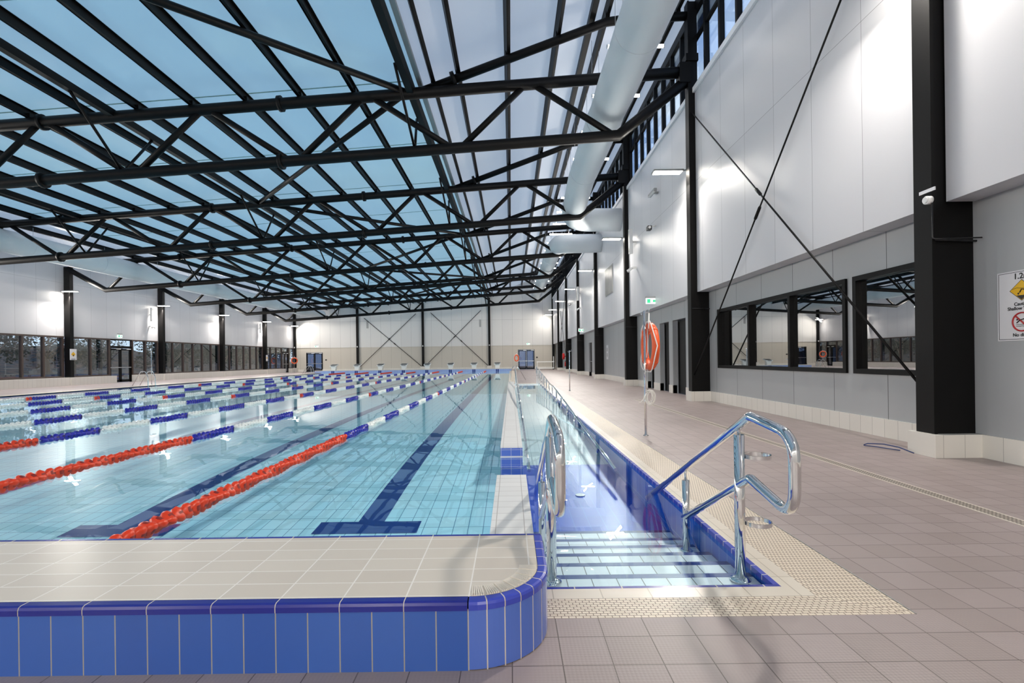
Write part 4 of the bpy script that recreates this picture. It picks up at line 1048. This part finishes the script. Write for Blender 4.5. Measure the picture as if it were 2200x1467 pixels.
def exit_sign(p, axis, label):
    r = empty('exit_sign', p, label, 'exit sign', 'green exit signs')
    x, y, z = p
    m = MB(); m.box(x - .02, x + .02, y - .19, y + .19, z, z + .2) if axis == 'x' else m.box(x - .19, x + .19, y - .02, y + .02, z, z + .2); m.build('panel', M['exit_glow'], r)
    m = MB(); m.box(x - .03, x + .03, y - .2, y + .2, z + .2, z + .26) if axis == 'x' else m.box(x - .2, x + .2, y - .03, y + .03, z + .2, z + .26); m.build('housing', M['galv'], r)
    m = MB()
    if axis == 'x':
        for s in (-.024, .024): m.box(x + s - .001, x + s + .001, y - .15, y - .03, z + .03, z + .17).box(x + s - .001, x + s + .001, y + .05, y + .14, z + .06, z + .14)
    else: m.box(x - .15, x - .03, y - .024, y - .022, z + .03, z + .17).box(x + .05, x + .14, y - .024, y - .022, z + .06, z + .14)
    m.build('running_figure', M['exit_green'], r)
exit_sign((5.0, 17.6, 3.12), 'y', 'green exit sign on the clad wall above the recessed doorways')
exit_sign((XL + .06, 33.4, 3.0), 'x', 'green exit sign above the double door in the glazed wall')
exit_sign((-23.6, YEND - .085, 2.98), 'y', 'green exit sign over the end-wall door by the glazed corner')
exit_sign((2.1, YEND - .085, 2.98), 'y', 'green exit sign over the end-wall door past the ramp')
exit_sign((5.0, 35.2, 3.12), 'y', 'green exit sign on the clad wall over the single far door')
# notice and switch on right wall
r = empty('wall_notice', (XR - .01, 28.0, 1.15), 'tall narrow white notice on the far grey wall past the second column', 'sign')
m = MB(); m.box(XR - .012, XR, 27.85, 28.35, 1.15, 1.95); m.build('board', M['sign_white'], r)
m = MB(); m.box(XR - .014, XR - .012, 28.02, 28.2, 1.3, 1.5).box(XR - .014, XR - .012, 28.02, 28.2, 1.6, 1.8); m.build('print_line', M['galv'], r)
m = MB(); m.box(XR - .02, XR, 18.45, 18.65, 1.0, 1.35); tag(m.build('card_reader', M['black_plastic'], off=(XR, 18.55, 1.15), loc=(XR, 18.55, 1.15)), 'small black door control box on the grey pier between doorways', 'control box')
m = MB(); m.box(XR - .02, XR, 20.3, 20.5, 1.05, 1.4); tag(m.build('card_reader', M['black_plastic'], off=(XR, 20.4, 1.2), loc=(XR, 20.4, 1.2)), 'small black control box beside the doorway at the second column', 'control box')
# emergency batten light, cameras, speaker, spotlight, vent on the white cladding
r = empty('emergency_light', (5.05, 17.1, 6.85), 'slanted grey batten light mounted on the white cladding', 'lamp')
m = MB(); m.beam((4.95, 16.75, 6.9), (4.95, 17.5, 6.9), .1, .09); m.build('housing', M['galv'], r)
m = MB(); m.beam((4.93, 16.8, 6.852), (4.93, 17.45, 6.852), .07, .01); m.build('diffuser', M['plastic_white'], r)
m = MB(); m.box(4.98, 5.14, 17.08, 17.16, 6.87, 6.93); m.build('bracket', M['galv'], r)
def cctv(x, y, z, label):
    r = empty('security_camera', (x, y, z), label, 'camera')
    m = MB(); m.box(x - .05, x + .09, y - .12, y + .12, z - .07, z + .07); m.build('body', M['black_plastic'], r)
    m = MB(); m.cyl((x, y - .12, z), (x, y - .17, z), .045, 14); m.build('lens', M['satin'], r)
    m = MB(); m.cyl((x + .05, y, z + .03), (5.145, y, z + .1), .02, 8); m.build('bracket', M['plastic_white'], r)
cctv(4.88, 17.4, 5.75, 'black security camera on the white cladding above the recessed doorways')
cctv(4.9, 41, 5.7, 'small black security camera on the far white cladding')
def speaker(x, y, z, s, label):
    r = empty('column_speaker', (x, y, z), label, 'speaker', 'slim white speakers')
    m = MB(); m.box(x - .07, x + .07, y - .09, y + .09, z, z + 1.0); m.build('cabinet', M['plastic_white'], r)
    m = MB(); m.box(x - .072 if s < 0 else x + .07, x - .07 if s < 0 else x + .072, y - .06, y + .06, z + .06, z + .94); m.build('grille', M['grille'], r)
    m = MB(); m.box(min(x, x - s * .2), max(x, x - s * .2), y - .03, y + .03, z + .45, z + .52); m.build('bracket', M['plastic_white'], r)
speaker(4.93, 20.2, 5.45, -1, 'slim white column speaker on the cladding before the second column')
speaker(4.93, 36.2, 5.45, -1, 'slim white column speaker on the far cladding')
speaker(XL + .22, 36.2, 4.3, 1, 'slim white speaker above the glazed wall past the double door')
speaker(XL + .22, 51.9, 4.3, 1, 'slim white speaker above the glazed wall near the far end')
def spot(x, y, z, s, label):
    r = empty('spotlight', (x, y, z), label, 'spotlight', 'small white spotlights')
    for dy in (-.12, .12):
        m = MB(); m.tube([(x, y + dy * .4, z), (x - .14 if s < 0 else x + .14, y + dy * 1.4, z - .1)], [.035, .065], 14); m.build('lamp_head', M['plastic_white'], r)
    m = MB(); m.box(min(x, x - s * .2), max(x, x - s * .2), y - .04, y + .04, z - .03, z + .05); m.build('bracket', M['plastic_white'], r)
spot(4.95, 20.1, 4.85, -1, 'twin white spotlight under the near wall speaker'); spot(4.95, 36.1, 4.85, -1, 'twin white spotlight under the far wall speaker')
spot(XL + .2, 36.2, 3.95, 1, 'twin white spotlight under the speaker on the glazed side')
r = empty('vent_grille', (5.12, 25.7, 4.5), 'large grey slatted vent in the white cladding below the duct elbow', 'vent')
m = MB(); m.box(5.12, 5.14, 24.75, 26.7, 4.5, 5.95); m.build('frame', M['grille'], r)
m = MB()
for i in range(13): m.box(5.105, 5.125, 24.85 + i * .145, 24.93 + i * .145, 4.55, 5.9)
m.build('slat', M['galv'], r)
for x, lb in ((-17.4, 'narrow grey louvre on the end wall near the glass door corner'), (-3.7, 'narrow grey louvre on the end wall near the ramp side')):
    m = MB(); m.box(x - .12, x + .12, YEND - .09, YEND - .06, 5.2, 6.1); tag(m.build('louvre', M['grille'], off=(x, YEND, 5.6), loc=(x, YEND, 5.6)), lb, 'vent')
# floats for end wall controls
m = MB(); m.box(-22.6, -22.4, YEND - .03, YEND, 1.35, 1.5); tag(m.build('door_control', M['black_plastic'], off=(-22.5, YEND, 1.4), loc=(-22.5, YEND, 1.4)), 'small black control beside the end-wall door at the glazed corner', 'control box')
m = MB(); m.box(3.05, 3.25, YEND - .03, YEND, 1.35, 1.5); tag(m.build('door_control', M['black_plastic'], off=(3.15, YEND, 1.4), loc=(3.15, YEND, 1.4)), 'small black control beside the end-wall door past the ramp', 'control box')
# fire equipment
r = empty('fire_hose_reel', (5.15, 49.4, 1.3), 'round red fire hose reel on the far grey wall', 'hose reel')
m = MB(); m.tube([(5.3, 49.2, 1.45), (5.1, 49.2, 1.45)], .3, 24); m.build('drum', M['red'], r)
m = MB(); torus(m, (5.2, 49.2, 1.45), .27, .06, 24, 8, 'x'); m.build('hose', M['red'], r)
m = MB(); m.box(5.2, 5.47, 49.15, 49.25, 1.4, 1.5); m.build('bracket', M['red'], r)
r = empty('fire_extinguisher', (5.2, 49.8, .45), 'small red fire extinguisher hanging under the hose reel', 'extinguisher')
m = MB(); m.tube([(5.38, 49.1, .45), (5.38, 49.1, .85), (5.38, 49.1, .93)], [.085, .085, .03], 16); m.build('cylinder', M['red'], r)
m = MB(); m.box(5.34, 5.42, 49.05, 49.15, .93, 1.0); m.build('valve', M['black_plastic'], r)
# white trolley / bench at the far right
r = empty('reel_trolley', (3.9, 56.5, 0), 'white tubular storage trolley standing in the far corner by the grey wall', 'trolley')
m = MB(); m.box(2.9, 4.9, 56.3, 56.45, .85, .95); m.build('rail', M['plastic_white'], r)
m = MB(); m.box(2.9, 4.9, 56.3, 57.0, .12, .24); m.build('base_frame', M['plastic_white'], r)
for x in (2.95, 4.8): m = MB(); m.box(x, x + .07, 56.35, 56.42, .24, 1.5 if x > 4 else .9); m.build('upright', M['plastic_white'], r)
for x in (3.0, 4.8):
    for y in (56.35, 56.95): m = MB(); m.cyl((x - .03, y, .06), (x + .03, y, .06), .06, 14); m.build('wheel', M['black_plastic'], r)
# LED clock in office
r = empty('led_clock', (5.95, 8.6, 2.1), 'small black clock with red digits behind the three-pane window', 'clock')
m = MB(); m.box(5.9, 6.0, 8.2, 8.9, 2.03, 2.2); m.build('case', M['black_plastic'], r)
text('6:0', .13, M['led_red'], r, (-.055, .05, .015), (R(90), 0, R(-90)), 'digits')
# cable on floor, drain channels
m = MB(); P = [(4.88, 6.02, .01), (4.8, 6.15, .06), (4.72, 6.3, .075), (4.66, 6.5, .05), (4.66, 6.6, .01), (4.75, 6.5, .01), (4.85, 6.2, .012)]
m.tube(fillet(P, .08, 4), .007, 6); tag(m.build('loose_cable', mat('blue_cable', srgb(40, 60, 110), .5), off=(4.8, 6.3, 0), loc=(4.8, 6.3, 0)), 'short loop of thin blue cable on the deck behind the near plinth', 'cable')
r = empty('floor_drain_channel', (3.62, 10, 0), 'narrow slotted drain channel running along the tiled deck', 'drain')
m = MB(); m.box(3.57, 3.67, -4, 14.5, .0005, .003); m.build('grating', M['drain'], r)
m = MB(); m.box(3.555, 3.57, -4, 14.5, .0, .004).box(3.67, 3.685, -4, 14.5, .0, .004); m.build('edge_strip', M['joint'], r)
# main drain in deep-blue landing
m = MB(); m.tube([(.77, 5.65, -.349), (.77, 5.65, -.341)], .055, 32); d_ = m.build('main_drain', M['plastic_white'], off=(.77, 5.65, -.34), loc=(.77, 5.65, -.34)); tag(d_, 'round white drain cover on the deep blue floor under water', 'drain')
m = MB(); m.tube([(-2.28, 6.2, zfl(6.2) + .004), (-2.28, 6.2, zfl(6.2) + .006)], .05, 24); d_ = m.build('main_drain', M['pool_tile'], off=(-2.28, 6.2, zfl(6.2)), loc=(-2.28, 6.2, zfl(6.2))); tag(d_, 'round pale inlet cover on the lap pool bed under water', 'drain')

# ------------------------------------------------------------------ outside
m = MB(); m.box(-90, -26.7, -30, 95, -.5, -.3); m.box(-26.7, 60, 60.8, 110, -.5, -.3); m.box(5.7, 60, -30, 60.8, -.5, -.3)
tag(m.build('ground', M['ground']), 'dry leafy ground outside the glazed wall', 'ground', kind='structure')
m = MB(); hp = []
for i in range(25):
    for j in range(9):
        yy = -30 + i * 5.5; t = j / 8; hp.append((-38 - t * 26, yy, -.5 + (3.5 + 1.1 * math.sin(yy * .21) + .8 * math.sin(yy * .53 + 1)) * (1 - (1 - t) ** 2)))
m.v = hp
for i in range(24):
    for j in range(8):
        a = i * 9 + j; m.f.append((a, a + 9, a + 10, a + 1)); m.mi.append(0); m.sm.append(True)
tag(m.build('hill', M['hill']), 'dark wooded bank rising behind the trees outside the glazed wall', 'hill', kind='structure')
def tree_meshes(seed, mt, h, spread, n):
    rnd = random.Random(seed); m = MB()
    blobs = [(rnd.gauss(0, spread * .45), rnd.gauss(0, spread * .45), h * rnd.uniform(.35, .95), rnd.uniform(.6, 1.3)) for _ in range(16)]
    for i in range(n):
        b = rnd.choice(blobs); v = Vector((rnd.gauss(0, 1), rnd.gauss(0, 1), rnd.gauss(0, .8))); v = v.normalized() * b[3] * rnd.uniform(.4, 1) ** .5
        p = Vector(b[:3]) + v; a = Vector((rnd.gauss(0, 1), rnd.gauss(0, 1), rnd.gauss(0, 1))).normalized(); c = a.orthogonal().normalized(); s = rnd.uniform(.08, .2)
        m.quad(p, p + a * s, p + a * s + c * s * .6, p + c * s * .6)
    fm = m.mesh('foliage', mt)
    m = MB(); pts = [(0, 0, -.4), (rnd.uniform(-.1, .1), 0, h * .3), (rnd.uniform(-.3, .3), rnd.uniform(-.2, .2), h * .6), (rnd.uniform(-.3, .3), 0, h * .95)]
    m.tube(pts, [.17, .14, .09, .03], 8)
    for _ in range(7):
        z = h * rnd.uniform(.25, .7); a = rnd.uniform(0, 6.3); L = rnd.uniform(.8, 1.8); m.tube([(0, 0, z), (math.cos(a) * L * .5, math.sin(a) * L * .5, z + L * .5), (math.cos(a) * L, math.sin(a) * L, z + L * 1.2)], [.06, .04, .012], 6)
    return fm, m.mesh('trunk', M['bark'])
kinds = [tree_meshes(1, M['leaf_a'], 6.5, 1.9, 2600), tree_meshes(2, M['leaf_b'], 4.2, 2.0, 2600), tree_meshes(3, M['leaf_c'], 5.2, 2.2, 1500)]
tl = ['tall olive tree', 'low bushy green tree', 'sparse brown tree']
rnd = random.Random(5); k = 0
for i in range(16):
    y = 10 + i * 4.4; kd_ = (i * 7 + i // 3) % 3
    for row in range(1 if i % 2 else 2):
        x = -31 - row * 6.5 - rnd.uniform(0, 3)
        r = empty('tree', (x, y + rnd.uniform(-.8, .8), -.3), '%s outside the glazed wall, %s in the %s row' % (tl[kd_], (ORD[i] if i < 25 else 'last'), 'back' if row else 'front'), 'tree', 'trees outside the glazed wall', rz=rnd.uniform(0, 6.3))
        for nm_, me in (('foliage', kinds[kd_][0]), ('trunk', kinds[kd_][1])):
            o = bpy.data.objects.new(nm_, me); COL.objects.link(o); o.parent = r
